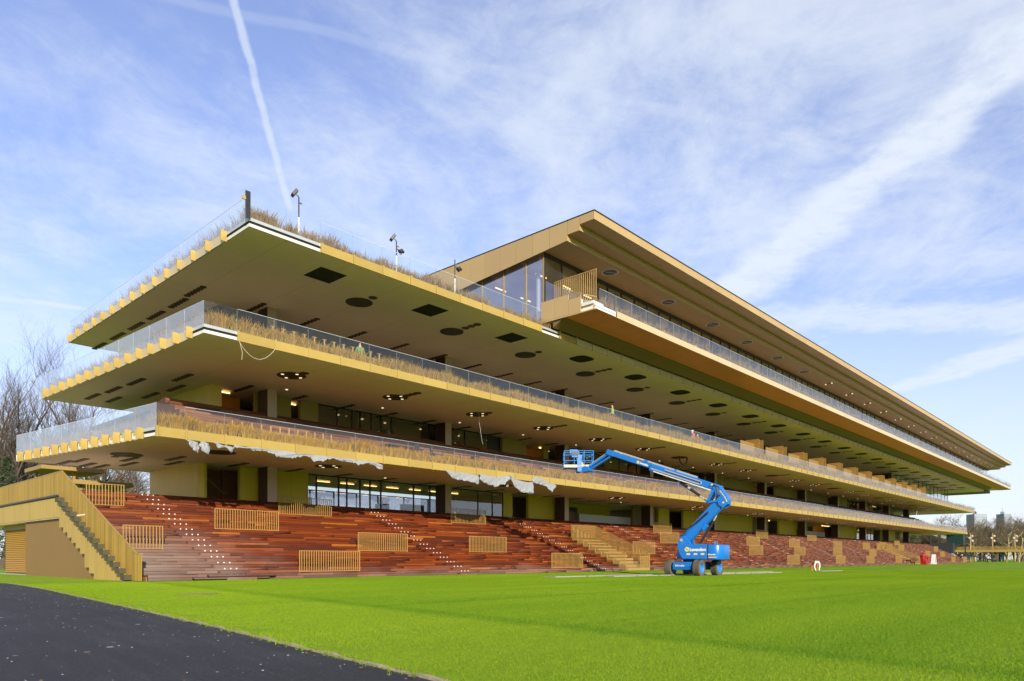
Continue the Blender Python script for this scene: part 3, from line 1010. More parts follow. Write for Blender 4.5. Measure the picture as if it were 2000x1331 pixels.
for y in (45.2, 48.6, 51.9, 55.3, 58.9):
    put('vent_cluster', CLUSTER, s1, (19.8, y + 1.0, Z1))
put('ceiling_disc', DISC, s3, (18.95, 38.9, Z3))
put('ceiling_disc', DISC, s3, (15.85, 43.7, Z3))
for k in range(9):
    put('ceiling_disc', DISC, s3, (26.4 + 16.2 * k, 39.6, Z3))
    put('lamp_spots', SPOTS, s3, (26.4 + 16.2 * k, 39.6, Z3)).rotation_euler = (0, 0, R(45))
    put('lamp_spot', SPOT1, s3, (33.0 + 15.3 * k, 42.3, Z3))
# a ceiling disc that hangs open on its hinge
hp = MB()
ring = [(.84 * math.cos(a), -.84 * math.sin(a)) for a in [math.pi * k / 18 for k in range(19)]]
for a, b in zip(ring[:-1], ring[1:]):
    hp.bar((69.6 + a[0], 38.4, Z2 - .02 + a[1]), (69.6 + b[0], 38.4, Z2 - .02 + b[1]), .09, .09)
hp.bar((68.7, 38.4, Z2 - .03), (70.5, 38.4, Z2 - .03), .09, .09)
hp.build('open_disc_flap', dark_disc, s2)
put('ceiling_disc', DISC, s2, (69.6, 38.9, Z2))

# --- columns
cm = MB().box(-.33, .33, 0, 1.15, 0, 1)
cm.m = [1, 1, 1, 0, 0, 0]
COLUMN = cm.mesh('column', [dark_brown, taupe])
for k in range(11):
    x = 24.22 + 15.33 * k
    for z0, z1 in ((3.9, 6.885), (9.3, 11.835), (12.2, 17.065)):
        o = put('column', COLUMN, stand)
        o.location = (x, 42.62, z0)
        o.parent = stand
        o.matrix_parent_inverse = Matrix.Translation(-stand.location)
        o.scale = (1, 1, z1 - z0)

# --- walls and windows behind the rows
core_back = 51.0
def wall(x0, x1, y0, y1, z0, z1, m, name='wall'):
    return MB().box(x0, x1, y0, y1, z0, z1).build(name, m, stand)


def window(x0, x1, y, z0, z1, mull, gl=window_glass, fr=frame_dark, t=.07):
    f = MB()
    f.box(x0, x1, y, y + .12, z1 - t, z1).box(x0, x1, y, y + .12, z0, z0 + t)
    xs = [x0] + list(mull) + [x1]
    for x in xs:
        f.box(max(x - t / 2, x0), min(x + t / 2, x1), y - .002, y + .122, z0 + t, z1 - t)
    fo = f.build('window', fr, stand)
    for a, b in zip(xs[:-1], xs[1:]):
        MB().box(a + t / 2, b - t / 2, y + .05, y + .062, z0 + t, z1 - t).build('pane', gl, fo)
    return fo


def opening(x0, x1, y, z0, z1, mback, lit=False):
    wall(x0 - .3, x1 + .3, y + 2.6, y + 2.75, z0, z1, mback)
    if lit:
        t = MB()
        n = max(1, int((x1 - x0) / 1.4))
        for k in range(n):
            xa = x0 + .1 + k * 1.4
            t.box(xa, xa + 1.0, y + 1.2, y + 1.27, z1 - .12, z1 - .06)
        t.build('tube_lamp', lamp_tube, stand)


G0, G1 = ROWS * RISE, 6.882
GROUND = [('Y', 20.42, 20.6), ('O', 20.6, 22.75), ('Y', 22.75, 27.7), ('W', 27.7, 38.9, (28.42, 30.25, 30.95, 32.1, 33.0, 34.0, 37.2)),
          ('W', 38.9, 47.5, (40.2, 44.36, 46.15)), ('Y', 47.5, 48.7), ('O', 48.7, 50.9), ('Y', 50.9, 56.3), ('K', 56.3, 69.2),
          ('B', 69.2, 74.0), ('Y', 74.0, 76.4), ('O', 76.4, 79.8), ('Y', 79.8, 84.6), ('Y', 84.6, 99.6), ('B', 99.6, 106), ('O', 106, 109), ('Y', 109, 116.0),
          ('K', 116, 130.7), ('O', 130.7, 136), ('Y', 136, 146), ('W', 146, 161, (149, 150, 153, 155, 158)), ('Y', 161, 172), ('B', 172, 177.3)]
for sg in GROUND:
    k, a, b = sg[:3]
    if k == 'Y':
        wall(a, b, 44.0, 44.3, G0, G1, yellow_wall)
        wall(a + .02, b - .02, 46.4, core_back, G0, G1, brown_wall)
    elif k == 'B':
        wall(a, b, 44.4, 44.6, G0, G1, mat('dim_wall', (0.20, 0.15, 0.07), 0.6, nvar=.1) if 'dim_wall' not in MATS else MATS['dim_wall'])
    elif k == 'O':
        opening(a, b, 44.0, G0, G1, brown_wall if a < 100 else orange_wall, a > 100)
    elif k == 'W':
        window(a, b, 44.05, G0, G1, sg[3])
        n = int((b - a) / 2.2)
        window(a, b, 50.8, G0, G1 - .35, [a + (b - a) * i / n for i in range(1, n)], pent_glass)
        t = MB()
        for i in range(n):
            t.box(a + .5 + 2.2 * i, a + 1.7 + 2.2 * i, 47.2, 47.3, G1 - .10, G1 - .05)
        t.build('tube_lamp', lamp_tube, stand)
        # furniture in the hall
        MB().box(a + 1, a + 3.2, 48.5, 49.1, G0, G0 + 1.05).box(b - 3, b - 2.2, 46.5, 47.3, G0, G0 + .75).build('counter', black_clad, stand)
    elif k == 'K':      # bar kiosk
        wall(a, b, 47.5, 47.7, G0, G1, yellow_wall)
        wall(a + .1, a + 5.5, 46.6, 47.3, G1 - 1.5, G1 - .45, black_clad)
        ct = MB().box(a + 3.2, b - .2, 44.6, 45.5, G0, G0 + .95)
        c = ct.build('bar_counter', grey_metal, stand)
        MB().box(a + .6, a + 3.0, 45.0, 45.8, G0, G0 + 1.15).build('counter', brown_wall, stand)
wall(-180 + 200.0, 20.42, 44.0, 51.1, G0, G1, beige_wall, 'end_wall')
# handrail of the stair seen in the first opening
MB().tube([(20.9, 45.6, 6.5), (22.5, 45.6, 5.2), (22.7, 45.6, 5.3)], .03).build('stair_handrail', brass_dull, stand)

# --- upper seating on the first terrace
UP0, UR, UD, UN = 37.2, .29, .62, 10
prof = [(UP0 + UN * UD + 1.4, 7.26), (UP0, 7.26)]
for i in range(UN):
    prof += [(UP0 + i * UD, 7.36 + (i + 1) * UR - .02), (UP0 + (i + 1) * UD, 7.36 + (i + 1) * UR - .02)]
prof += [(UP0 + UN * UD + 1.4, 7.36 + UN * UR - .02)]
up = MB().prism(prof, 'x', 17.6, 184).build('upper_seating', wood_base, stand)
near, far = [], []
for i in range(UN):
    for j in range(2):
        xs = 17.6
        while xs < 184:
            xe = min(xs + rr.uniform(1.4, 3.6), 184)
            y = UP0 + i * UD
            z = 7.36 + i * UR + .008 + j * .14
            b = (xs + .006, xe - .006, y - .024, y + .004, z, z + .128)
            (near if xs < 34 else far).append(b)
            xs = xe
    for j in range(3):
        y = UP0 + i * UD - .03 + j * .207
        far.append((17.6, 184, y, y + .2, 7.36 + (i + 1) * UR - .02, 7.36 + (i + 1) * UR))
for b in near[:200]:
    boxed('plank', b, UNIT_UP, up)
put('planks_beyond', np_mesh('upper_planks_beyond', *np_boxes(near[200:] + far), wood_up_mass), up)['kind'] = 'stuff'
U0, U1 = 7.36 + UN * UR, 11.832
UPPER = [('L', 21.6, 23.8), ('Y', 23.8, 26.4), ('L', 26.4, 27.1), ('Y', 27.1, 28.5), ('W', 28.5, 38.8, (30.1, 31.4, 32.1, 33.1, 34.0, 35.0)), ('W', 38.8, 45.6, (42.8,)), ('D', 45.6, 47.4),
         ('Y', 47.4, 50.6), ('L', 50.6, 53.1), ('Y', 53.1, 53.8), ('L', 53.8, 55.6), ('W', 55.6, 69.5, (58, 61, 63, 66)), ('Y', 69.5, 72), ('L', 72, 75.5), ('Y', 75.5, 79), ('W', 79, 86, (82,)), ('Y', 86, 100.6),
         ('L', 100.6, 104), ('L', 104.6, 107.6), ('Y', 107.6, 117), ('B', 117, 131), ('L', 131, 134), ('Y', 134, 140), ('W', 140, 146.5, (142, 144)), ('W', 146.5, 160, (150, 154)), ('L', 160, 163), ('B', 163, 171), ('L', 171, 174)]
for sg in UPPER:
    k, a, b = sg[:3]
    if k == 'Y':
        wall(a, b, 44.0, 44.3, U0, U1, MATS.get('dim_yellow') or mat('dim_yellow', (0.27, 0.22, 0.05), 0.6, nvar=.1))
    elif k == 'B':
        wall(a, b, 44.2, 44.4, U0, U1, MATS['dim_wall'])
    elif k == 'D':
        wall(a, b, 44.3, 44.5, U0, U1, frame_dark, 'door')
    elif k == 'L':
        opening(a, b, 44.0, U0, U1, orange_wall, True)
    else:
        window(a, b, 44.05, U0, U1, sg[3])
        t = MB()
        for i in range(int((b - a) / 2.2)):
            t.disc(a + 1.0 + 2.2 * i, 46.3, U1 - .06, .10, .02, 10)
        t.build('hall_lamps', lamp_warm, stand)
wall(20.6, 174, 51.5, 51.7, U0, U1, brown_wall)
wall(20.8, 21.55, 44.0, 53.5, U0 - 1.2, U1, beige_wall, 'end_wall')
MB().box(18.0, 184, 44.8, 56.4, U0 - .2, U0 - .02).build('hall_floor', dark_floor, stand)
# second terrace: dark hall
V0, V1 = 12.2, 17.06
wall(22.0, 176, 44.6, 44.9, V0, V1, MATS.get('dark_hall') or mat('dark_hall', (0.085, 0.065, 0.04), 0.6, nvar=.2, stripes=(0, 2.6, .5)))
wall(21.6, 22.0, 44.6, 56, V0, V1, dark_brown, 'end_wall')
window(148.0, 180.9, 38.5, V0, V1, [148 + 3.3 * i for i in range(1, 10)], pent_glass)
wall(148, 180.9, 38.9, 39.1, V0, V1, MATS['dark_hall'])  # dark panel added behind the glass, stands in for the unlit interior
f = window(181.0, 194.5, 38.5, V0, V1, (184.5, 188.0, 191.3), pent_glass, brass_dull)
fe = MB().box(194.5, 194.62, 38.62, 46, V0, V1).build('pane', pent_glass, f)
wall(180.3, 181, 39.2, 46, V0, V1, frame_dark)
# box partitions on the second terrace
for k in range(12):
    x = 81.93 + 7.0 * k
    if x < 172:
        p = MB().box(x - 3.6, x, 36.0, 36.08, 12.2, 14.45).box(x, x + .08, 35.4, 37.6, 12.2, 14.95).box(x + 1.1, x + 1.18, 35.4, 37.6, 12.2, 14.95).build('box_partition', partition, s2)
# plank seats seen through the glass on both terraces
def bench_frame(x0, x1, y, zb, T, label):
    t = thing('bench', label, 'bench', (x0, y, zb), group=None)
    MB().box(x0, x1, y - .03, y + .03, zb + .55, zb + .60).build('rail', brass_rail, t)
    n = 12
    for k in range(n):
        x = x0 + .3 + (x1 - x0 - .6) * k / (n - 1)
        b = MB().box(x - .035, x + .035, y - .03, y + .03, zb + .602, zb + .95)
        if T:
            b.box(x - .12, x + .12, y - .04, y + .04, zb + .952, zb + .985)
        b.build('upright', brass_rail, t)
    for k in range(7):
        x = x0 + .2 + (x1 - x0 - .4) * k / 6
        MB().tube([(x, y, zb), (x, y, zb + .548)], .025, 5).build('leg', brass_rail, t)
bench_frame(18.4, 25.15, 37.0, 7.42, False, 'row of brass seat uprights on a rail among the straw planting of the lowest terrace')
bench_frame(20.0, 27.7, 35.7, 12.50, True, 'row of brass T shaped seat uprights behind the glass of the middle terrace')

# --- balcony floor and penthouse
s0 = MB().box(40.55, 215.6, 29.05, 33.6, 18.09, 18.40).build('balcony', [soffit_tan], stand)
MB().box(40.5, 215.6, 29.0, 31.65, 18.05, 18.088).build('copper_soffit', soffit_copper, s0)
MB().add([(40.5, 31.66, 18.07), (207, 31.66, 18.07), (207, 32.7, 17.5), (40.5, 32.7, 17.5), (40.5, 32.7, 18.07), (207, 32.7, 18.07)], [(0, 1, 2, 3), (3, 2, 5, 4), (0, 4, 5, 1), (0, 3, 4), (1, 5, 2)]).build('soffit_slope', soffit_olive, s0)
MB().box(40.45, 42.9, 28.96, 29.04, 18.06, 18.2).box(40.45, 42.9, 28.95, 29.04, 18.24, 18.40).build('edge_trim', white_edge, s0)
k = 0
rest = MB()
while 42.98 + 2 * k < 214.5:
    x = 42.98 + 2 * k
    if k < 28:
        put('fascia_panel', PLAIN, s0, (x, 28.93, 18.0))
    else:
        rest.box(x + .004, x + 1.996, 28.90, 28.94, 18.0, 18.0 + FASC)
    k += 1
rest.build('fascia_panels_beyond', brass_pale, s0)['kind'] = 'stuff'
glazing(s0, 28.93, 17.95, 40.98, 215, 28)
for k in range(2):
    put('glass_pane', PANE_E, s0, (215.5, 28.98 + 1.97 * k, 18.4))
sp = [MB().box(40.36, 40.44, 31.2 + 1.25 * i, 32.43 + 1.25 * i, 18.1, 19.5) for i in range(2)] + [MB().box(40.36, 40.44, 30.15, 31.18, 18.05, 19.1)]
for p in sp:
    p.build('side_panel', roof_brass, s0)
MB().box(40.36, 40.46, 28.95, 31.18, 17.96, 18.04).box(40.36, 40.44, 31.19, 33.75, 17.98, 18.09).build('side_sill', roof_brass, s0)
MB().box(40.4, 41.6, 29.1, 30.1, 18.41, 18.62).box(40.46, 42, 30.12, 31.1, 18.41, 18.95).build('balcony_step', white_edge, s0)
slat = MB()
for i in range(21):
    y = 29.0 + 3.6 * i / 20
    zb = 18.6 if y < 30.1 else 19.0 if y < 31.2 else 19.45
    slat.box(40.56, 40.61, y - .02, y + .02, zb, 20.72)
sl = MB().box(40.54, 40.63, 28.97, 32.63, 20.72, 20.77).build('divider_frame', brass_rail, s0)
slat.build('slats', brass_rail, sl)['kind'] = 'stuff'
MB().tube([(41.5, 32.6, 20.6), (41.5, 31.2, 19.9), (41.5, 29.6, 19.25)], .03).tube([(41.5, 32.6, 20.1), (41.5, 31.2, 19.5), (41.5, 29.6, 18.85)], .02).build('handrail', white_paint, s0)
pr = MB()
for i in range(9):
    pr.tube([(41.5, 32.6 - .2 * i, 19.45), (41.5, 32.6 - .2 * i, 20.6 - .09 * i)], .012, 4)
pr.build('handrail_bars', white_paint, s0)['kind'] = 'stuff'
# small slatted screen where the roof-terrace glass ends
sc = MB().box(40.55, 40.62, 32.95, 34.2, 18.42, 18.46).build('screen_frame', brass_rail, s1)
b = MB()
for i in range(8):
    b.box(40.56, 40.61, 33.0 + .16 * i, 33.03 + .16 * i, 17.46, 18.42)
b.build('slats', brass_rail, sc)['kind'] = 'stuff'

pent = MB().box(41.0, 217, 33.62, 49, 17.47, 18.40).build('penthouse_floor', dark_floor, stand)
XR0, XR1 = 40.5, 217.0
rf = MB()
rf.prism([(29.16, 24.23), (30.37, 24.15), (30.37, 23.81), (31.44, 23.77), (31.44, 23.38), (49.3, 23.30), (49.3, 24.68), (29.16, 24.68)], 'x', XR0 + .04, XR1)
rf.m = [1, 1, 0, 1, 0, 1, 0, 1, 1, 1]
roof = rf.build('roof', [roof_soffit, roof_brass], stand)
for p in roof.data.polygons:      # undersides brown, upright steps brass
    p.material_index = 0 if p.normal.z < -.7 else 1
MB().box(XR0 - .04, XR1 + .05, 29.04, 49.4, 24.76, 24.81).build('roof_flashing', frame_dark, roof)
k = 0
x = XR0
rest = MB()
while x < XR1 - .1:
    xe = min(x + 3.0, XR1)
    (MB() if k < 24 else rest).box(x + .006, xe - .006, 29.10, 29.15, 24.19, 24.755)
    if k < 24:
        MB().box(x + .006, xe - .006, 29.10, 29.15, 24.19, 24.755).build('roof_panel', roof_brass, roof)
    x = xe
    k += 1
rest.build('roof_panels_beyond', roof_brass, roof)['kind'] = 'stuff'
def lowz(y):
    return 24.19 if y < 30.35 else 23.79 if y < 31.42 else 23.38 - .07 * (y - 31.44)
ys = [29.16, 30.33, 31.40] + [31.40 + 1.62 * i for i in range(1, 12)]
for a, b in zip(ys[:-1], ys[1:]):
    m = (a + b) / 2
    MB().add([(XR0 - .0, a + .014, lowz(m) if m < 31.3 else lowz(a + .05)), (XR0, b - .014, lowz(m) if m < 31.3 else lowz(b)), (XR0, b - .014, 24.75), (XR0, a + .014, 24.75),
              (XR0 + .035, a + .014, lowz(m) if m < 31.3 else lowz(a + .05)), (XR0 + .035, b - .014, lowz(m) if m < 31.3 else lowz(b)), (XR0 + .035, b - .014, 24.75), (XR0 + .035, a + .014, 24.75)],
             [(0, 1, 2, 3), (7, 6, 5, 4), (0, 4, 5, 1), (1, 5, 6, 2), (2, 6, 7, 3), (3, 7, 4, 0)]).build('roof_panel', roof_brass, roof)
OVAL = MB().disc(0, 0, -.02, .55, .03, 24, 0).disc(0, 0, -.008, .68, .012, 24, 1).box(-.03, .03, -.5, .5, -.028, -.021, 1).mesh('roof_disc', [dark_disc, gutter])
fixn(OVAL)
PAIR = MB().box(-.45, .45, -.05, .05, -.03, .0, 0).disc(-.45, 0, -.05, .10, .045, 8, 1).disc(.45, 0, -.05, .10, .045, 8, 1).mesh('lamp_pair', [frame_dark, lamp_warm])
fixn(PAIR)
for k, x in enumerate((44.3, 52.65, 60.4, 67.5, 75.0, 82.5)):
    put('roof_disc', OVAL, roof, (x * 1.0658, 32.4, 23.365)).rotation_euler = (0, 0, R(60))
for k in range(15):
    put('lamp_pair', PAIR, roof, (96.0 + 8.0 * k, 32.3, 23.365)).rotation_euler = (0, 0, R(70))
# glass walls of the penthouse
f = MB().box(40.93, 216, 33.79, 33.93, 23.08, 23.365)
xs = [40.93 + 2.0 * i for i in range(0, 40)] + [40.93 + 80 + 4.0 * i for i in range(24)]
for x in xs:
    if x < 215:
        f.box(x, x + .08, 33.795, 33.925, 18.42, 23.08)
f.box(40.93, 216, 33.79, 33.93, 18.36, 18.42)
fo = f.build('penthouse_front', frame_dark, stand)
for a, b in zip(xs[:-1], xs[1:]):
    if b < 215:
        MB().box(a + .09, b - .01, 33.85, 33.862, 18.42, 23.08).build('pane', window_glass, fo)
ym = [33.93, 35.63, 37.91, 40.19, 42.5, 44.8, 47.1, 49.2]
f = MB()
for y in ym:
    f.box(40.89, 41.01, y - .05, y + .05, 17.5, 23.29)
fo = f.build('penthouse_side', brass_dull, stand)
for a, b in zip(ym[:-1], ym[1:]):
    MB().box(40.94, 40.96, a + .05, b - .05, 17.5, 23.29).build('pane', pent_glass, fo)
wall(41.2, 216, 49.1, 49.2, 18.4, 23.28, brown_wall)
for p0, p1 in (((42.2, 35.5, 18.4), (42.2, 35.5, 23.35)), ((43.9, 38.4, 18.4), (43.1, 37.5, 23.35)), ((44.1, 41.5, 18.4), (43.3, 42.4, 23.35))):
    MB().tube([p0, p1], .17, 14).build('raking_column', white_edge, stand)
t = MB()
for k in range(24):
    for y in (36.2, 40.5):
        xa = 42.8 + 3.1 * k
        t.box(xa, xa + 1.25, y, y + .08, 22.95, 23.03)
t.build('tube_lamps', lamp_tube, stand)['kind'] = 'stuff'
MB().box(43.2, 43.6, 34.5, 35.0, 18.42, 19.3).box(43.35, 43.45, 34.7, 34.8, 19.3, 20.2).box(43.1, 43.7, 34.65, 34.85, 20.2, 20.9).build('speaker', frame_dark, stand)

# --- dry grasses planted behind the glass
def straw(name, label, runs, m, hgt, per_m, wid=0.009):
    Vs, Ts, n0 = [], [], 0
    for (xa, ya), (xb, yb), zb, depth, side in runs:
        L = math.hypot(xb - xa, yb - ya)
        ux, uy = (xb - xa) / L, (yb - ya) / L
        nt = int(L * per_m / 24)
        tx = rng.uniform(0, L, nt)
        td = rng.uniform(0.05, depth, nt)
        tx.sort()
        th = hgt * rng.uniform(.50, 1.18, nt) * (1 + .12 * np.sin(tx * 1.7) + .08 * np.sin(tx * .61))
        keep = rng.uniform(0, 1, nt) > 0.10
        tx, td, th = tx[keep], td[keep], th[keep]
        nb = 24
        cx = (xa + ux * tx - uy * td * side)[:, None]
        cy = (ya + uy * tx + ux * td * side)[:, None]
        a = rng.uniform(0, 6.283, (len(tx), nb))
        q = rng.uniform(0.02, 0.12, (len(tx), nb))
        h = th[:, None] * rng.uniform(.5, 1.0, (len(tx), nb))
        sp = rng.uniform(.15, .62, (len(tx), nb)) * h
        bx, by = cx + q * np.cos(a), cy + q * np.sin(a)
        mx, my = bx + .35 * sp * np.cos(a), by + .35 * sp * np.sin(a)
        ex, ey = bx + sp * np.cos(a), by + sp * np.sin(a)
        pa = rng.uniform(0, 6.283, a.shape)
        wx, wy = wid * np.cos(pa), wid * np.sin(pa)
        z0 = np.full(a.shape, zb)
        P = np.stack([np.stack([bx - wx, by - wy, z0], -1), np.stack([bx + wx, by + wy, z0], -1),
                      np.stack([mx + wx * 1.3, my + wy * 1.3, zb + h * .65], -1), np.stack([mx - wx * 1.3, my - wy * 1.3, zb + h * .65], -1),
                      np.stack([ex, ey, zb + h * rng.uniform(.85, 1.05, a.shape)], -1)], 2).reshape(-1, 5, 3)
        n = len(P)
        base = n0 + 5 * np.arange(n)[:, None]
        Ts.append(np.concatenate([base + np.array([[0, 1, 2]]), base + np.array([[0, 2, 3]]), base + np.array([[3, 2, 4]])], 0))
        Vs.append(P.reshape(-1, 3))
        n0 += 5 * n
    o = put(name, np_mesh(name, np.concatenate(Vs), np.concatenate(Ts), m))
    return tag(o, label, 'planting', kind='stuff')


straw('straw_planting', 'golden dry grass planted behind the glass of the lowest terrace', [((14.5, 35.75), (80, 35.75), 7.24, 1.2, 1), ((80, 35.75), (200, 35.75), 7.24, 1.2, 1)], straw_gold, .82, 1900, .012)
straw('straw_planting', 'dry tan grass planted behind the glass of the middle terrace', [((16.2, 34.35), (80, 34.35), 12.18, 1.1, 1), ((80, 34.35), (200, 34.35), 12.18, 1.1, 1)], straw_green, .86, 1700, .011)
straw('straw_planting', 'sparse brown grass behind the glass of the open roof terrace', [((17.8, 33.05), (40.4, 33.05), 17.42, 0.8, 1)], straw_brown, .84, 620, .009)
straw('straw_planting', 'brown grass behind the glass of the penthouse balcony', [((41.2, 29.15), (215, 29.15), 18.40, 0.7, 1)], straw_brown, .85, 500, .011)
straw('straw_planting', 'sparse brown grass along the left end of the roof terrace', [((17.65, 33.2), (18.1, 60.2), 17.42, 0.8, -1)], straw_brown, .86, 700, .009)
straw('straw_planting', 'sparse reddish grass along the left end of the middle terrace', [((16.0, 34.4), (15.3, 56.2), 12.18, 0.9, -1)], straw_brown, .82, 760, .009)
straw('straw_planting', 'sparse reddish grass along the left end of the lowest terrace', [((14.4, 35.9), (12.7, 51.0), 7.24, 0.9, -1)], straw_brown, .82, 760, .009)
#%%PART3
# ------------------------------------------------------------------ stepped end wall with its slatted fence, left of the seating
NT_ = 15
def tread_y(i): return 34.55 + i * 0.655          # front of tread i
def tread_z(i): return 0.285 * (i + 1)
ew = thing('end_stair', 'golden stair at the left end of the seating with slatted parapet and stepped skirt', 'stair', (12.7, 34.4, 0))
tr = MB()
for i in range(NT_):
    MB().box(12.42, 12.88, tread_y(i) - .05, tread_y(i) + .46, tread_z(i) - .24, tread_z(i)).build('tread', MATS.get('tread_concrete') or mat('tread_concrete', (0.055, 0.048, 0.024), 0.8, nvar=.25, nscale=4), ew)
for i in range(NT_):
    zt = tread_z(i) - .245
    zb = max(0.0, zt - (1.35 if i > 8 else 1.75)) if i > 5 else 0.0
    if zt - zb > .05:
        MB().box(12.66, 12.70, tread_y(i) - .05 + .008, tread_y(i) + .60, zb, zt + .20).build('skirt_panel', skirt_brass, ew)
ztop = tread_z(NT_ - 1)
y = tread_y(NT_ - 1) + .61
while y < 62:
    MB().box(12.66, 12.70, y + .008, y + .62, 3.25, 4.33).build('skirt_panel', skirt_brass, ew)
    y += .63
sl = MB()
y = 33.40
i = 0
while y < 62:
    k = (y - tread_y(0)) / .655
    zb = 0.02 if k < -.08 else min(tread_z(min(int(k), NT_ - 1)), ztop) - .02
    zt = 1.23 + (max(y, 33.9) - 34.0) * (5.70 - 1.23) / 10.1 if y < 44.1 else 5.70 - (y - 44.1) * .008
    sl.box(12.715, 12.76 if i % 2 else 12.745, y, y + .088, zb, zt)
    y += .10
    i += 1
sl.build('fence_slats', fence_brass, ew)['kind'] = 'stuff'
MB().bar((12.735, 33.36, 1.22), (12.735, 33.95, 1.235), .07, .035).bar((12.735, 33.95, 1.235), (12.735, 44.12, 5.73), .07, .035).bar((12.735, 44.12, 5.725), (12.735, 62, 5.58), .07, .035).build('top_rail', brass_rail, ew)
MB().bar((12.60, 44.4, 4.42), (12.60, 62, 4.38), .09, .09).build('handrail', frame_dark, ew)
MB().box(12.71, 17.5, 44.4, 62, 4.0, 4.3).box(12.71, 16, 40.5, 62, 3.2, 3.26).build('landing', soffit_tan, ew)
bw = MB().box(12.89, 12.94, 33.36, 45.0, 0, .2).prism([(34.0, 0), (45.0, 0), (45.0, 3.2), (41.5, 3.2), (34.0, .2)], 'x', 12.885, 12.935).box(12.885, 12.935, 45.0, 51.4, 0, 3.195).build('back_wall', end_brown, ew)
dr = MB()
for k in range(24):
    dr.prism([(13.42, .08 + .12 * k), (13.36, .14 + .12 * k), (13.42, .2 + .12 * k)], 'y', 53.0, 58)
fr = MB().box(13.3, 13.5, 52.75, 53.0, 0, 3.0).box(13.3, 13.5, 51.42, 58, 2.86, 3.195).build('door_frame', brass_dull, ew)
dr.build('roller_shutter', mat('shutter_orange', (0.36, 0.20, 0.035), 0.5), fr)
MB().box(13.45, 13.7, 51.42, 52.74, 0, 2.86).build('wall', MATS['dim_wall'], ew)
MB().box(12.9, 13.3, 51.5, 58, 0.005, .06).build('threshold', grey_metal, ew)

# brass railings standing on the steps
def railing_mesh(w):
    f = MB().box(0, w, -.02, .02, 1.12, 1.15).box(0, w, -.02, .02, .03, .06).box(0, .04, -.018, .018, 0, 1.12).box(w - .04, w, -.018, .018, 0, 1.12)
    s = MB()
    n = int(w / .148)
    for k in range(1, n):
        x = w * k / n
        s.box(x - .017, x + .017, -.012, .012, .061, 1.119)
    return f.mesh('railing_frame', brass_rail), s.mesh('railing_slats', brass_rail)
RM = {3.85: railing_mesh(3.85), 1.84: railing_mesh(1.84)}
ROWN = {33.88: ('bottom', .29), 36.34: ('second', 1.45), 38.7: ('third', 2.61), 41.2: ('top', 3.77)}
RAIL = {33.88: [20.8, 41.8, 86.5, 103.5, 117.1, 132.8, 146.5, 174.5, 186.0], 36.34: [13.0, 26.3, 35.7, 56.6, 81.4, 95.1, 109.9, 127.0, 163.8, 176.5],
        38.7: [18.55, 65.4, 85.9, 99.4, 117.2, 131.6, 139.6, 145.5, 153.6, 181.8], 41.2: [12.98, 23.85, 38.5, 68.2, 94.4, 113.0, 160.5]}
ORD = ['first', 'second', 'third', 'fourth', 'fifth', 'sixth', 'seventh', 'eighth', 'ninth', 'tenth']
for y, xs in RAIL.items():
    nm, z = ROWN[y]
    for i, x in enumerate(xs):
        wd = 1.84 if x < 13.5 else 3.85
        t = thing('railing', f'slatted brass railing in the {nm} row on the wooden steps, {ORD[i]} from the left', 'railing', (x, y, z), 0, 'slatted railings on the lower steps', local=True)
        put('frame', RM[wd][0], t)
        put('slats', RM[wd][1], t)['kind'] = 'stuff'

# staircases cut into the steps
def mid_stair(x0, x1, label):
    t = thing('staircase', label, 'stair', (x0, 33.3, 0))
    top, bot = 39.0, 33.34
    for nm, x in (('side_fence', x0), ('side_fence', x1)):
        f = MB().bar((x, bot, 1.50), (x, top, 3.98), .06, .04).bar((x, bot - .02, 0), (x, bot - .02, 1.5), .05, .05, up=(1, 0, 0)).build(nm, brass_rail, t)
        s = MB()
        y = bot + .1
        while y < top:
            k = int((y - Y0T) / DEEP)
            s.box(x - .012, x + .012, y - .02, y + .02, k * RISE + .02 if x == x0 else k * RISE + .3, 1.49 + (y - bot) * .438)
            y += .125
        s.build('slats', brass_rail, f)['kind'] = 'stuff'
        if x == x0:
            for k in range(9):
                MB().box(x - .10, x - .03, Y0T + k * DEEP - .09, Y0T + (k + 1) * DEEP - .095, k * RISE + .015, k * RISE + .5).build('skirt_step', brass_dull, t)
    f = MB().box(x0, x1, top - .03, top + .03, 3.95, 3.99).box(x0, x1, top - .02, top + .02, 2.65, 2.69).build('landing_fence', brass_rail, t)
    s = MB()
    n = int((x1 - x0) / .13)
    for k in range(n):
        xx = x0 + (x1 - x0) * (k + .5) / n
        s.box(xx - .02, xx + .02, top - .012, top + .012, 2.7, 3.94)
    s.build('slats', brass_rail, f)['kind'] = 'stuff'
    f = MB().box(x0 + 2.2, x1, bot - .03, bot + .01, 1.18, 1.22).build('front_fence', brass_rail, t)
    s = MB()
    for k in range(12):
        xx = x0 + 2.25 + (x1 - x0 - 2.3) * k / 11
        s.box(xx - .02, xx + .02, bot - .02, bot, .02, 1.178)
    s.build('slats', brass_rail, f)['kind'] = 'stuff'
    for k in range(10):
        MB().box(x0 + .1, x1 - .1, Y0T + .57 * k - .1, Y0T + .57 * k + .5, 0.02 + .268 * k, .27 * (k + 1)).build('tread', brass_dull, t)
mid_stair(50.8, 54.5, 'golden slatted staircase rising through the steps beside the blue boom lift')
mid_stair(142.2, 146.3, 'far golden slatted staircase rising through the steps near the red hose cart')

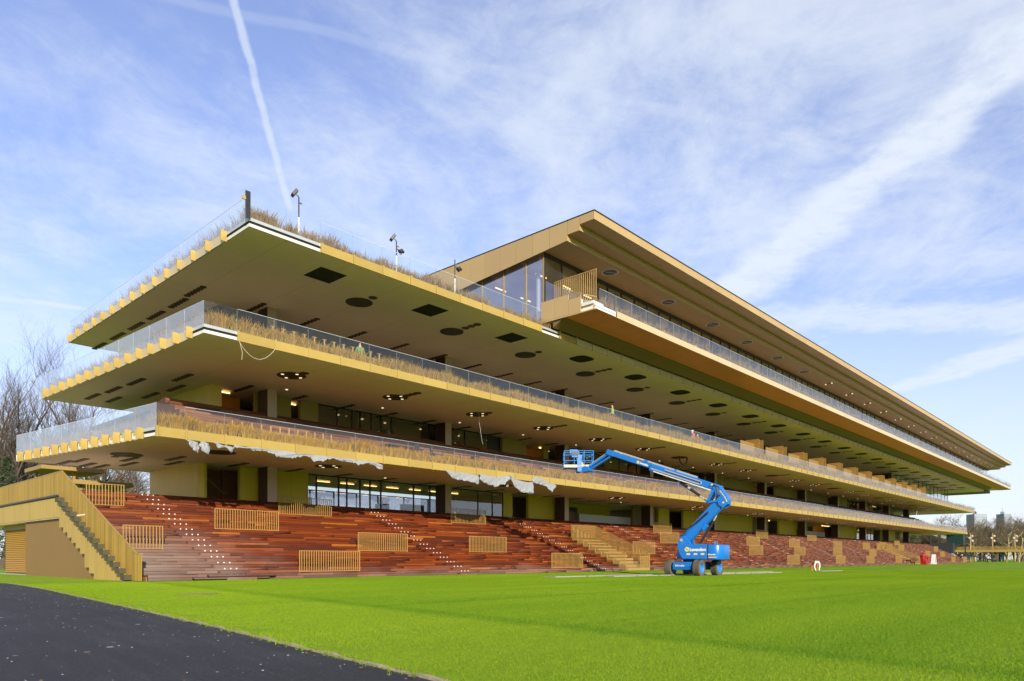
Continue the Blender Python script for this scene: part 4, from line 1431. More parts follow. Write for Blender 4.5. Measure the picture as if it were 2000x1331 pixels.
# ------------------------------------------------------------------ floodlights and post on the roof terrace
def floodlight(x, y, label, rot, h=2.15, head=True, second=False):
    t = thing('floodlight', label, 'floodlight', (x, y, 17.44), rot, 'floodlights on the roof terrace', local=True)
    MB().tube([(0, 0, 0), (0, 0, 1.15)], .045, 8).build('pole_base', white_paint, t)
    MB().tube([(0, 0, 1.15), (0, 0, h)], .036, 8).build('pole', black_metal, t)
    if head:
        MB().bar((-.33, 0, h + .02), (-.10, 0, h + .32), .34, .16).bar((-.12, 0, h + .1), (0, 0, h + .02), .05, .05).build('lamp_head', black_metal, t, bevel=.02)
    if second:
        MB().tube([(0, 0, h - .45), (.25, 0, h - .5)], .03, 6).tube([(.2, 0, h - .62), (.33, 0, h - .50), (.46, 0, h - .60)], [.16, .13, .06], 10).build('spot_head', black_metal, t)
    MB().bar((0, 0, h - .28), (.16, 0, h - .3), .05, .06).build('bracket', black_metal, t)
floodlight(20.42, 33.3, 'black floodlight nearest the corner of the roof terrace', R(-20), 2.2)
floodlight(26.8, 33.3, 'black floodlight with round second lamp midway along the roof terrace', R(-25), 2.0, True, True)
floodlight(31.45, 33.3, 'bare topped black floodlight pole in front of the penthouse roof', R(-25), 2.35, False, True)
for y in (37.3, 42.6, 49.6):
    t = thing('floodlight', {37.3: 'low grey lamp among the grass at the left end, nearest the corner', 42.6: 'low grey lamp among the grass at the left end, second from the corner', 49.6: 'low grey lamp among the grass at the left end, farthest from the corner'}[y], 'floodlight', (18.2, y, 17.44), 0, 'floodlights on the roof terrace', local=True)
    MB().tube([(0, 0, 0), (0, 0, .62)], .03, 6).build('pole', black_metal, t)
    MB().tube([(0, -.22, .85), (0, 0, .72), (0, .2, .66)], [.2, .13, .05], 10).build('lamp_head', grey_metal, t)
t = thing('corner_post', 'dark post with a small brass plate at the roof terrace corner', 'post', (17.36, 32.9, 17.4))
MB().box(17.24, 17.50, 32.79, 32.84, 17.35, 18.66).build('post', black_metal, t, bevel=.008)
MB().box(17.05, 17.235, 32.74, 32.80, 18.18, 18.33).build('plate', brass, t)

# ------------------------------------------------------------------ torn plastic sheets under the first terrace, loose cables
def hang_sheet(x0, x1, drops, label, seed, top=6.83, rag=.12):
    rs = random.Random(seed)
    n = max(10, int((x1 - x0) / .09))
    m = 7
    col = [rs.uniform(-1, 1) for _ in range(n + 1)]
    rip = [rs.uniform(-rag, rag) if rs.random() < .5 else 0 for _ in range(n + 1)]
    V, F_ = [], []
    for i in range(n + 1):
        u = i / n
        q = u * (len(drops) - 1)
        k = min(int(q), len(drops) - 2)
        a, b = drops[k], drops[k + 1]
        (ta, da), (tb, db) = a, b
        w_ = q - k
        t0, d0 = ta + (tb - ta) * w_, da + (db - da) * w_
        d0 *= 1 + rip[i]
        for j in range(m + 1):
            v = j / m
            y = 35.49 - .05 * math.sin(7 * u * (x1 - x0) / 3 + 2.2 * v) * v - .03 * v * col[i] * min(1.0, d0 * 2) - .03 * v * math.sin(31 * u + 9 * v)
            V.append((x0 + (x1 - x0) * u + .05 * math.sin(8 * v + 17 * u) + .10 * v * (x1 - x0) * .08, y, top - t0 - d0 * v))
    for i in range(n):
        for j in range(m):
            a = i * (m + 1) + j
            F_.append((a, a + 1, a + m + 2, a + m + 1))
    o = tag(MB().add(V, F_).build('plastic_sheet', plastic_sheet, smooth=True), label, 'plastic sheet', 'torn protective sheets under the lowest terrace')
    s = o.modifiers.new('thick', 'SOLIDIFY')
    s.thickness = .004
hang_sheet(15.66, 16.2, [(0, .12), (.05, .45), (.1, .55)], 'narrow white plastic strip hanging at the far left of the fascia', 1)
hang_sheet(16.25, 16.75, [(.02, .35), (.02, .60), (.1, .55)], 'white plastic strip hanging just right of the leftmost narrow strip', 2)
hang_sheet(17.0, 18.1, [(-.02, .06), (.0, .30), (.1, .08), (.06, .12), (.12, .38), (.05, .05)], 'short ragged white plastic sheet left of the long torn strip', 3)
hang_sheet(18.0, 27.5, [(.0, .18), (.05, .05), (-.02, .22), (.02, .10), (.02, .32), (.0, .36), (.0, .22), (.03, .10), (.02, .34), (.0, .26), (.0, .08), (.02, .2), (0, .16), (0, .3), (0, .14), (0, .2), (.1, .34)], 'long torn white plastic strip fringing the fascia of the lowest terrace', 4, rag=.35)
hang_sheet(32.6, 35.8, [(-.06, .08), (0, .48), (0, .50), (.02, .55), (.05, .60)], 'left white plastic sheet hanging square under the fascia', 5)
hang_sheet(35.9, 39.1, [(-.08, .50), (0, .58), (0, .72), (-.1, .55), (-.2, .22)], 'sagging white plastic sheet in the middle of the hanging sheets', 6)
hang_sheet(38.9, 41.6, [(-.30, .12), (.0, .58), (.08, .78), (.12, .80), (.05, .88)], 'deepest white plastic sheet hanging slanted under the fascia', 7)
hang_sheet(41.5, 44.3, [(-.36, .50), (-.36, .52), (-.30, .48), (-.12, .40), (.0, .72), (.05, .12)], 'last white plastic sheet draped over the fascia before the lift basket', 8)

def cable(pts, label, r=.008, m=None):
    tag(MB().tube(pts, r, 5).build('cable', m or white_edge), label, 'cable')
cable([(17.55 + 1.95 * t, 34.05, 11.74 - 1.0 * 4 * t * (1 - t) * .75 + .25 * t * (1 - t)) for t in [k / 14 for k in range(15)]], 'pale cable looping down from the fascia of the middle terrace')
cable([(17.6, 34.05, 11.7), (17.72, 34.02, 11.2), (17.7, 34.05, 10.85)], 'short loose wire end hanging beside the cable loop', .01, cream)
cable([(36.9, 36.6, 11.8), (36.95, 36.6, 10.8), (37.25, 36.6, 9.4), (37.35, 36.6, 9.25)], 'thin pale cable dangling before the second column from the left')
cable([(163.0, 37.5, 11.8), (161.5, 37.5, 9.5), (158.5, 37.5, 7.3)], 'slanted pale cable near the far end of the lowest terrace', .03)

# ------------------------------------------------------------------ boards on the turf
for (xa, ya), (xb, yb), wd, lab in (((30.2, 24.7), (53.8, 22.6), .9, 'long pale trackway of boards on the turf behind the lift wheels'),
                                    ((33.4, 23.0), (51.5, 20.9), .7, 'shorter pale trackway of boards on the turf under the lift wheels')):
    t = thing('trackway', lab, 'trackway', (xa, ya, 0))
    n = 9
    for k in range(n):
        u0, u1 = k / n + .003, (k + 1) / n - .003
        MB().bar((xa + (xb - xa) * u0, ya + (yb - ya) * u0, .032), (xa + (xb - xa) * u1, ya + (yb - ya) * u1, .032), wd, .055).build('board', mat_board, t)
t = thing('trackway', 'single pale board lying on the turf beside the bending worker', 'trackway', (59.2, 20.3, 0))
MB().bar((58.9, 20.6, .03), (63.1, 20.35, .03), .5, .05).build('board', mat_board, t)

# ------------------------------------------------------------------ the boom lift
LX, LY = 39.64, 21.52
lift = thing('boom_lift', 'blue articulated boom lift on four muddy wheels with its basket raised to the terrace', 'boom lift', (LX, LY, 0), R(98.1), local=True)
cha = MB()          # chassis frame, in the lift's own axes turned by -89 degrees
QA = R(0.0) - R(98.1)
def q(x, y, z):
    return (x * math.cos(QA) - y * math.sin(QA) - .25, x * math.sin(QA) + y * math.cos(QA) - .19, z)
def qmb(mb):
    mb.v = [q(*p) for p in mb.v]
    return mb
WB, TW, WR = 1.12, .94, .47
c = MB()
c.prism([(-1.0, .36), (1.0, .36), (1.15, .5), (1.1, .78), (-1.1, .78), (-1.15, .5)], 'y', -.42, .42)
for s in (-1, 1):
    c.prism([(s * 1.15 - .3, .34), (s * 1.15 + .3, .34), (s * 1.15 + .33, .56), (s * 1.15 + .25, .82), (s * 1.15 - .25, .82), (s * 1.15 - .33, .56)], 'y', -.60, .60)
qmb(c).build('chassis', lift_blue, lift, bevel=.025)
c = MB()
for s in (-1, 1):
    for t in (-1, 1):
        c.tube([(s * WB, t * .55, WR), (s * WB, t * .82, WR)], .15, 12)
        c.box(s * WB - .12, s * WB + .12, t * .70 - .06, t * .70 + .06, .22, .76)
qmb(c).build('steering_knuckles', lift_blue, lift)['kind'] = 'stuff'
def wheel_mesh():
    t = MB()
    prof = [(-.19, .30), (-.20, .36), (-.195, .43), (-.15, .465), (.15, .465), (.195, .43), (.20, .36), (.19, .30)]
    n = 36
    V = [(WR_r * math.cos(2 * math.pi * k / n), yy, WR_r * math.sin(2 * math.pi * k / n)) for yy, WR_r in prof for k in range(n)]
    F_ = [(i * n + k, i * n + (k + 1) % n, (i + 1) * n + (k + 1) % n, (i + 1) * n + k) for i in range(len(prof) - 1) for k in range(n)]
    t.add(V, F_)
    for k in range(22):          # chevron lugs
        a = 2 * math.pi * k / 22
        for sd in (-1, 1):
            a0, a1 = a + (0 if sd < 0 else math.pi / 22), a + .26 + (0 if sd < 0 else math.pi / 22)
            p0 = (.455 * math.cos(a1), 0.01 * sd, .455 * math.sin(a1))
            p1 = (.455 * math.cos(a0), .205 * sd, .455 * math.sin(a0))
            nrm = (math.cos((a0 + a1) / 2), 0, math.sin((a0 + a1) / 2))
            t.bar(p0, p1, .055, .07, up=nrm)
    ty = t.mesh('tyre', rubber)
    fixn(ty)
    r = MB()
    n = 24
    prof = [(.0, .04), (.03, .10), (.04, .17), (.03, .20), (-.02, .24), (.10, .285), (.19, .305), (.20, .29)]
    prof = [(.10, .0001), (.10, .09), (.06, .10), (.055, .20), (.02, .235), (.14, .275), (.195, .305), (.18, .312)]
    V = [(rr_ * math.cos(2 * math.pi * k / n), yy, rr_ * math.sin(2 * math.pi * k / n)) for yy, rr_ in prof for k in range(n)]
    F_ = [(i * n + k, i * n + (k + 1) % n, (i + 1) * n + (k + 1) % n, (i + 1) * n + k) for i in range(len(prof) - 1) for k in range(n)]
    r.add(V, F_)
    for k in range(8):
        a = 2 * math.pi * k / 8
        r.tube([(.15 * math.cos(a), .05, .15 * math.sin(a)), (.15 * math.cos(a), .085, .15 * math.sin(a))], .018, 6)
    rm = r.mesh('rim', lift_blue_light)
    fixn(rm)
    return ty, rm
TY, RMH = wheel_mesh()
for s in (-1, 1):
    for t_ in (-1, 1):
        wv = put('wheel', TY, lift, q(s * WB, t_ * TW, WR - .005))
        wv.rotation_euler = (0, 0, QA + (math.pi if t_ < 0 else 0) + (R(4) if s < 0 else 0))
        put('rim', RMH, wv)
MB().tube([(-.25, -.19, .76), (-.25, -.19, .97)], .62, 28).build('turntable_ring', frame_dark, lift)
# hoods and counterweight
hood = [(-1.50, .96), (.02, .98), (.20, 1.25), (.36, 1.78), (.22, 1.90), (-1.50, 1.84)]
for s in (1, -1):
    MB().prism(hood, 'y', s * .42, s * 1.0).build('hood', lift_blue, lift, bevel=.05)
MB().box(-1.50, .30, -.42, .42, .965, 1.16).build('turntable_deck', lift_blue, lift)
cw = [(-1.515, 1.03)] + [(-1.88 - .46 * math.sin(a), 1.03 * math.copysign(abs(math.cos(a)) ** .55, math.cos(a))) for a in [math.pi * k / 28 for k in range(29)]] + [(-1.515, -1.03)]
MB().prism(cw, 'z', .95, 1.82).build('counterweight', lift_blue, lift, bevel=.06, smooth=True)
MB().box(-1.518, -1.502, -1.005, 1.005, .98, 1.83).build('hood_gap', frame_dark, lift)
for x, y in ((-1.85, .5), (.05, .75)):
    ey = MB()
    for k in range(12):
        a0, a1 = 2 * math.pi * k / 12, 2 * math.pi * (k + 1) / 12
        ey.bar((x + .09 * math.cos(a0), y, 1.93 + .09 * math.sin(a0)), (x + .09 * math.cos(a1), y, 1.93 + .09 * math.sin(a1)), .04, .035, up=(0, 1, 0))
    ey.build('lifting_eye', lift_blue_light, lift)
# riser bracket and tower boom
for s in (1, -1):
    MB().prism([(-.35, 1.0), (.62, 1.0), (.50, 1.55), (.52, 2.05), (.40, 2.30), (.10, 2.40), (-.25, 2.0)], 'y', s * .30, s * .40).build('tower_bracket', lift_blue, lift, bevel=.02)
MB().tube([(.30, -.44, 2.12), (.30, .44, 2.12)], .09, 14).build('pivot_pin', grey_metal, lift)
A0, A1 = Vector((.30, 0, 2.02)), Vector((-1.95, 0, 4.30))
MB().bar(A0, A1, .44, .62).build('tower_boom', lift_blue, lift, bevel=.05)
dv = (A1 - A0).normalized()
MB().bar(A0 + dv * .1 + Vector((0, .235, .0)), A0 + dv * 2.0 + Vector((0, .235, 0)), .03, .34).build('boom_cover', lift_blue, lift, bevel=.01)
MB().bar(A0 + dv * 1.35 + Vector((-.28, 0, -.28)), A0 + dv * 1.75 + Vector((-.25, 0, -.27)), .52, .22).build('boom_collar', lift_blue, lift, bevel=.03)
MB().tube([(-.75, 0, 1.95), (-1.55, 0, 3.25)], .075, 12).build('tower_cylinder', frame_dark, lift)
MB().tube([(-1.05, 0, 2.44), (-1.72, 0, 3.55)], .045, 10).build('tower_rod', grey_metal, lift)
# elbow bracket: open triangle and striped back plate
el = [(-1.55, 5.18), (-1.95, 5.30), (-2.14, 5.02), (-2.36, 4.72), (-2.50, 4.42), (-2.46, 4.16), (-2.18, 3.95), (-1.92, 4.16), (-1.80, 4.50), (-1.68, 5.0)]
for s in (1, -1):
    MB().prism(el, 'y', s * .26, s * .32).build('elbow_plate', lift_blue, lift, bevel=.02)
    b = MB()
    b.bar((-1.62, s * .27, 5.05), (-1.22, s * .27, 4.30), .07, .16)
    b.bar((-1.22, s * .27, 4.34), (-1.95, s * .27, 4.40), .07, .13)
    b.build('elbow_strut', lift_blue, lift)
MB().prism([(-1.95, 5.28), (-2.12, 5.06), (-2.36, 4.74), (-2.50, 4.42), (-2.46, 4.18), (-2.40, 4.20), (-2.42, 4.42), (-2.28, 4.72), (-2.06, 5.02), (-1.93, 5.2)], 'y', -.255, .255).build('elbow_back', lift_blue, lift)
hz = MB()
pts = [Vector(p) for p in ((-2.00, .325, 5.02), (-2.14, .325, 4.84), (-2.27, .325, 4.66), (-2.37, .325, 4.48), (-2.42, .325, 4.32))]
for i in range(len(pts) - 1):
    for k in (.15, .6):
        p = pts[i].lerp(pts[i + 1], k)
        hz.bar(p, p + Vector((-.03, 0, -.07)), .008, .07, up=(1, 0, .3))
hz.build('hazard_stripes', cream, lift)['kind'] = 'stuff'
# main boom: outer and sliding section, cable tray and carrier
B0, B1 = Vector((-1.92, 0, 5.12)), Vector((5.22, 0, 7.80))
bd = (B1 - B0).normalized()
bu = Vector((-bd.z, 0, bd.x))
Lb = (B1 - B0).length
MB().bar(B0 - bd * .12, B0 + bd * 4.55, .34, .38, up=bu).build('main_boom', lift_blue, lift, bevel=.05)
MB().bar(B0 + bd * 4.0, B1, .27, .30, up=bu).build('sliding_boom', lift_blue, lift, bevel=.04)
MB().bar(B0 + bd * 3.55 - bu * .06, B0 + bd * 4.62 - bu * .06, .40, .42, up=bu).build('boom_collar', lift_blue, lift, bevel=.03)
MB().bar(B0 + bd * 1.55 + bu * .235, B1 - bd * .25 + bu * .225, .16, .10, up=bu).build('cable_tray', grey_metal, lift)
MB().bar(B0 + bd * 4.9 + bu * .21, B0 + bd * 5.1 + bu * .21, .30, .16, up=bu).bar(B0 + bd * 2.9 + bu * .23, B0 + bd * 3.0 + bu * .23, .3, .14, up=bu).build('tray_clamp', lift_blue, lift)
cc = MB()
cc.bar(B0 + bd * 1.25 - bu * .12 + Vector((0, .22, 0)), B0 + bd * 4.5 - bu * .12 + Vector((0, .22, 0)), .05, .07, up=bu)
cc.bar(B0 + bd * 1.25 + bu * .06 + Vector((0, .22, 0)), B0 + bd * 3.6 + bu * .06 + Vector((0, .22, 0)), .05, .06, up=bu)
pa = [B0 + bd * (1.25 - .13 * math.sin(a)) + bu * (-.03 + .09 * math.cos(a)) + Vector((0, .22, 0)) for a in [math.pi * k / 8 for k in range(9)]]
cc.tube(pa, .032, 6)
cc.build('cable_carrier', grey_metal, lift)
MB().bar(B0 + bd * .25 - bu * .24 + Vector((0, .16, 0)), B0 + bd * 4.3 - bu * .24 + Vector((0, .16, 0)), .10, .06, up=bu).build('carrier_trough', white_edge, lift)
MB().tube([(.55, 0, 5.68), (-.72, 0, 4.76)], .085, 12).tube([(.02, 0, 5.30), (-.12, 0, 5.20)], .10, 12, 1).build('lift_cylinder', [frame_dark, grey_metal], lift)
hs = MB()
for o_ in (-.06, .0, .06):
    hs.tube([(.25 + o_, .36, 2.2), (.0 + o_, .40, 2.75), (-.55 + o_, .30, 3.1), (-1.3, .27 , 3.75 + o_)], .018, 6)
    hs.tube([(-1.75, .30 + o_ * .3, 4.45), (-2.0 + o_, .40, 4.75), (-1.9 + o_, .36, 5.2), (-1.55, .22, 5.35 + o_)], .016, 6)
hs.tube([(6.95, .2, 6.95), (6.8, .35, 7.3), (7.1, .4, 7.55)], .016, 6)
hs.build('hydraulic_hoses', frame_dark, lift)['kind'] = 'stuff'
MB().tube([(-.70, 0, 4.75), (-1.24, 0, 4.34)], .05, 10).build('lift_rod', grey_metal, lift)
MB().bar((.60, 0, 5.66), (.45, 0, 5.92), .22, .16).build('cylinder_lug', lift_blue, lift)
# jib and basket
J0, J1 = B1 + Vector((.05, 0, .02)), Vector((6.95, 0, 6.86))
MB().bar(B1 - bd * .3, B1 + bd * .22 + Vector((0, 0, .02)), .34, .34, up=bu).build('boom_head', lift_blue, lift, bevel=.04)
MB().bar(J0, J1, .22, .14).bar(J0 + Vector((-.1, 0, -.24)), J1 + Vector((-.1, 0, -.12)), .20, .11).build('jib', lift_blue, lift, bevel=.02)
MB().bar(J0 + Vector((0, 0, .1)), J1 + Vector((-.2, 0, .24)), .10, .05).build('jib_cable_tray', grey_metal, lift)
MB().prism([(6.5, 6.72), (7.2, 6.66), (7.35, 6.86), (7.15, 7.05), (6.75, 7.05)], 'y', -.24, .24).build('rotator', lift_blue, lift, bevel=.03)
PA = math.atan2(-.56, -.83)          # basket long side across the view
def pq(x, y, z):
    return (7.55 + x * math.cos(PA) - y * math.sin(PA), x * math.sin(PA) + y * math.cos(PA), z)
def pmb(mb):
    mb.v = [pq(*p) for p in mb.v]
    return mb
# local basket x: + is left in the photograph
FZ = 7.02
bk = MB()
for z in (FZ + .42, FZ + .78, FZ + 1.06):
    loop = [(-.95, -.42), (.95, -.42), (.95, .42), (-.95, .42), (-.95, -.42)]
    for a, b in zip(loop[:-1], loop[1:]):
        bk.tube([(*a, z), (*b, z)], .024, 6)
for x in (-.95, -.3, .35, .95):
    for y in (-.42, .42):
        bk.tube([(x, y, FZ), (x, y, FZ + 1.06)], .024, 6)
pmb(bk).build('basket_rails', lift_blue_light, lift)
pmb(MB().box(-.97, .97, -.45, .45, FZ - .06, FZ)).build('basket_floor', lift_blue, lift)
pmb(MB().box(-.975, .975, -.455, -.44, FZ, FZ + .15).box(-.975, .975, .44, .455, FZ, FZ + .15)).build('toe_board', cream, lift)
pmb(MB().prism([(-.42, FZ + .62), (.0, FZ + .62), (.02, FZ + 1.05), (-.10, FZ + 1.16), (-.62, FZ + 1.16), (-.62, FZ + .95)], 'y', -.40, -.12)).build('control_box', lift_blue, lift, bevel=.03)
pmb(MB().box(-.50, .05, -.47, -.41, FZ + .80, FZ + .98).box(-.3, -.05, .2, .46, FZ + .1, FZ + .75)).build('control_panel', frame_dark, lift)
pmb(MB().prism([(-.1, FZ - .3), (.18, FZ - .3), (.2, FZ + .7), (-.08, FZ + .7)], 'y', .30, .46).prism([(-.1, FZ - .3), (.18, FZ - .3), (.2, FZ + .8), (-.08, FZ + .8)], 'y', -.46, -.445)).build('basket_mount', lift_blue, lift)
tp = MB()
V = []
for i in range(13):
    for j in range(7):
        u, v = i / 12, j / 6
        V.append((.93 - 1.1 * u, -.47 + .12 * v if j < 3 else -.40 + .25 * v, FZ + .03 + (.10 + .36 * max(0, math.sin(2.4 + 7.5 * u)) + .07 * math.sin(19 * u + 3 * v)) * (v ** .6)))
tp.add(V, [(i * 7 + j, i * 7 + j + 1, i * 7 + j + 8, i * 7 + j + 7) for i in range(12) for j in range(6)])
pmb(tp)
tarp = tag(tp.build('tarpaulin', cream, smooth=True), 'crumpled cream cloth lying in the basket of the blue boom lift', 'cloth')
tarp.modifiers.new('thick', 'SOLIDIFY').thickness = .03
tarp.matrix_world = Matrix.Translation((LX, LY, 0)) @ Matrix.Rotation(R(98.1), 4, 'Z')


def lettering(txt, size, parent, M, m, name='lettering', bold=.012, depth=.004):
    cu = D.curves.new('lettering', 'FONT')
    cu.body = txt
    cu.size = size
    cu.offset = bold
    cu.extrude = depth
    cu.resolution_u = 3
    tmp = D.objects.new('lettering', cu)
    COL.objects.link(tmp)
    dg = bpy.context.evaluated_depsgraph_get()
    me = D.meshes.new_from_object(tmp.evaluated_get(dg))
    D.objects.remove(tmp)
    me.materials.clear()
    me.materials.append(m)
    me.transform(M)
    return put(name, me, parent)
# frame for lettering on the hood: text x runs along -x of the lift (left to right in the photograph), face looks to +y
def face_y(x, y, z):
    return Matrix.Translation((x, y, z)) @ Matrix(((-1, 0, 0, 0), (0, 0, 1, 0), (0, 1, 0, 0), (0, 0, 0, 1)))
lettering('Lavendon', .25, lift, face_y(-.44, 1.004, 1.46), white_edge)
lettering('Lavendon', .085, lift, face_y(-1.66, 1.036, 1.22), white_edge)
def roundel(x, y, z, r, name='emblem'):
    e = MB().prism([(x + r * math.cos(2 * math.pi * k / 24), z + r * math.sin(2 * math.pi * k / 24)) for k in range(24)], 'y', y, y + .004, 0)
    e.bar((x - .62 * r, y + .006, z - .48 * r), (x + .62 * r, y + .006, z + .48 * r), .004, .3 * r, 1, up=(0, 0, 1))
    return e.build(name, [yellow_print, lift_blue], lift)
roundel(-.28, 1.001, 1.56, .135)
roundel(-1.60, 1.033, 1.25, .05)
for x in (-.36, -.80, -1.22):
    MB().box(x - .11, x + .11, 1.0, 1.004, 1.23, 1.33).build('warning_label', cream, lift)
hz = MB()
for k in range(9):
    x = -1.56 - .055 * k
    hz.prism([(x, 1.06), (x - .045, 1.06), (x - .075, 1.12), (x - .03, 1.12)], 'y', 1.031, 1.035)
hz.build('hazard_stripes', cream, lift)['kind'] = 'stuff'
# emblem on the sliding boom and on the axle
e = MB()
pc = B0 + bd * 5.5 - bu * .0
for k in range(18):
    pass
ey = [pc + bd * (.09 * math.cos(2 * math.pi * k / 18)) + bu * (.09 * math.sin(2 * math.pi * k / 18)) for k in range(18)]
e.add([(p.x, .136, p.z) for p in ey], [tuple(range(18))])
e.build('emblem', yellow_print, lift)
ang = math.atan2(bd.z, bd.x)
Mt = Matrix.Translation(tuple(B0 + bd * 5.36 - bu * .05 + Vector((0, .137, 0)))) @ Matrix.Rotation(-ang, 4, 'Y') @ Matrix(((-1, 0, 0, 0), (0, 0, 1, 0), (0, 1, 0, 0), (0, 0, 0, 1)))
lettering('Lavendon', .15, lift, Mt, white_edge)
Mq = Matrix.Translation((-.25, -.19, 0)) @ Matrix.Rotation(QA, 4, 'Z') @ Matrix.Translation((-1.485, .28, .56)) @ Matrix(((0, 0, -1, 0), (-1, 0, 0, 0), (0, 1, 0, 0), (0, 0, 0, 1)))
lettering('Lavendon', .12, lift, Mq, white_edge)
e = MB().prism([(.36 + .06 * math.cos(2 * math.pi * k / 16), .60 + .06 * math.sin(2 * math.pi * k / 16)) for k in range(16)], 'x', -1.486, -1.482)
qmb(e).build('emblem', yellow_print, lift)
for x, z in ((-1.55, 5.36), (-2.22, 4.28)):
    MB().box(x - .05, x + .05, .325, .329, z - .05, z + .05).build('warning_label', yellow_print, lift)

# ------------------------------------------------------------------ people
def figure(name, label, loc, rz, joints, bones, cols, mats, extras=(), s=1.0):
    """one continuous skinned body, coloured by the nearest bone"""
    me = D.meshes.new('body')
    names = list(joints)
    me.from_pydata([tuple(c * s for c in joints[n][:3]) for n in names], [(names.index(a), names.index(b)) for a, b in bones], [])
    o = D.objects.new('body', me)
    COL.objects.link(o)
    sk = o.modifiers.new('skin', 'SKIN')
    sk.use_smooth_shade = True
    for v, n in zip(me.skin_vertices[0].data, names):
        r = joints[n][3] * s
        v.radius = (r, r)
        v.use_root = n == 'pelvis'
    ss = o.modifiers.new('sub', 'SUBSURF')
    ss.levels = ss.render_levels = 1
    dg = bpy.context.evaluated_depsgraph_get()
    dg.update()
    nm = D.meshes.new_from_object(o.evaluated_get(dg))
    D.objects.remove(o)
    for m in mats:
        nm.materials.append(m)
    segs = [(Vector(joints[a][:3]) * s, Vector(joints[b][:3]) * s, cols.get((a, b), 0)) for a, b in bones]
    for p in nm.polygons:
        best = (1e9, 0)
        for a, b, c in segs:
            d = b - a
            t = max(0, min(1, (p.center - a).dot(d) / max(d.length_squared, 1e-9)))
            best = min(best, ((p.center - a - d * t).length, c))
        p.material_index = best[1]
    t = thing(name, label, 'person', loc, rz, local=True)
    put('body', nm, t)
    for nm2, mb, m in extras:
        mb.v = [tuple(c * s for c in v) for v in mb.v]
        mb.build(nm2, m, t, smooth=True)
    return t


def cap(cx, cy, cz, r):
    b = MB()
    n, m = 14, 5
    V = [(cx + r * math.cos(2 * math.pi * k / n) * math.cos(j * 1.45 / m), cy + r * math.sin(2 * math.pi * k / n) * math.cos(j * 1.45 / m), cz + r * math.sin(j * 1.45 / m)) for j in range(m + 1) for k in range(n)]
    F_ = [(j * n + k, j * n + (k + 1) % n, (j + 1) * n + (k + 1) % n, (j + 1) * n + k) for j in range(m) for k in range(n)]
    b.add(V, F_ + [tuple(range(m * n, (m + 1) * n))])
    b.prism([(cx + (r + .02) * math.cos(2 * math.pi * k / n), cy + (r + .05) * math.sin(2 * math.pi * k / n) - .02) for k in range(n)], 'z', cz - .012, cz + .008)
    return b


STAND = {'pelvis': (0, 0, .95, .125), 'waist': (0, .01, 1.10, .125), 'chest': (0, .02, 1.34, .15), 'neck': (0, .01, 1.50, .06), 'head': (0, -.02, 1.62, .095), 'crown': (0, -.01, 1.72, .075), 'nose': (0, -.125, 1.62, .018),
         'hipL': (-.10, 0, .90, .10), 'kneeL': (-.11, -.02, .50, .065), 'ankleL': (-.12, .02, .09, .045), 'toeL': (-.13, -.15, .04, .04),
         'hipR': (.10, 0, .90, .10), 'kneeR': (.11, -.02, .50, .065), 'ankleR': (.12, .02, .09, .045), 'toeR': (.13, -.15, .04, .04),
         'shL': (-.19, .02, 1.42, .068), 'elL': (-.26, .03, 1.14, .048), 'wrL': (-.22, -.16, .98, .034), 'haL': (-.20, -.24, .95, .034), 'fiL': (-.19, -.31, .93, .018), 'thL': (-.16, -.25, .97, .014),
         'shR': (.19, .02, 1.42, .068), 'elR': (.26, .03, 1.14, .048), 'wrR': (.22, -.16, .98, .034), 'haR': (.20, -.24, .95, .034), 'fiR': (.19, -.31, .93, .018), 'thR': (.16, -.25, .97, .014)}
BONES = [('pelvis', 'waist'), ('waist', 'chest'), ('chest', 'neck'), ('neck', 'head'), ('head', 'crown'), ('head', 'nose')]
for sd in 'LR':
    BONES += [('pelvis', 'hip' + sd), ('hip' + sd, 'knee' + sd), ('knee' + sd, 'ankle' + sd), ('ankle' + sd, 'toe' + sd), ('chest', 'sh' + sd), ('sh' + sd, 'el' + sd), ('el' + sd, 'wr' + sd), ('wr' + sd, 'ha' + sd), ('ha' + sd, 'fi' + sd), ('ha' + sd, 'th' + sd)]
CLS = {}
for b in BONES:      # 0 top, 1 trousers, 2 skin, 3 boots
    n = b[1][:-1] if b[1][-1] in 'LR' else b[1]
    CLS[b] = 1 if n in ('hip', 'knee', 'ankle') else 3 if n == 'toe' else 2 if n in ('head', 'crown', 'nose', 'ha', 'fi', 'th') else 0
def worker(label, loc, rz, top, trousers, helmet=None, s=1.0):
    ex = [('hard_hat', cap(0, -.015, 1.67, .115), helmet)] if helmet else []
    return figure('person', label, loc, rz, STAND, BONES, CLS, [top, trousers, skin, navy_cloth], ex, s)
worker('worker in orange jacket and white hard hat behind the middle terrace glass', (67.7, 36.3, 12.22), R(-120), hiviz_orange, hiviz_orange, white_paint, 1.12)
worker('worker in orange without a hat, right of the one in the white hard hat', (69.3, 36.6, 12.22), R(60), hiviz_orange, hiviz_orange, None, 1.05)
worker('worker in a yellow vest near the plastic bundle on the middle terrace', (53.7, 36.6, 12.65), R(200), hiviz_yellow, navy_cloth, None, 1.15)
worker('worker in a green vest behind the glass near the terrace corner', (26.2, 36.0, 12.22), R(-30), hiviz_green, navy_cloth, None, 1.0)
worker('worker in a yellow vest and dark trousers before the ochre wall', (85.2, 43.0, 4.35), R(-20), hiviz_yellow, navy_cloth, None, .72)
worker('small worker in a yellow vest beside a column of the lowest terrace', (86.0, 42.0, 9.4), R(-20), hiviz_yellow, red_paint, None, .8)
BEND = dict(STAND)
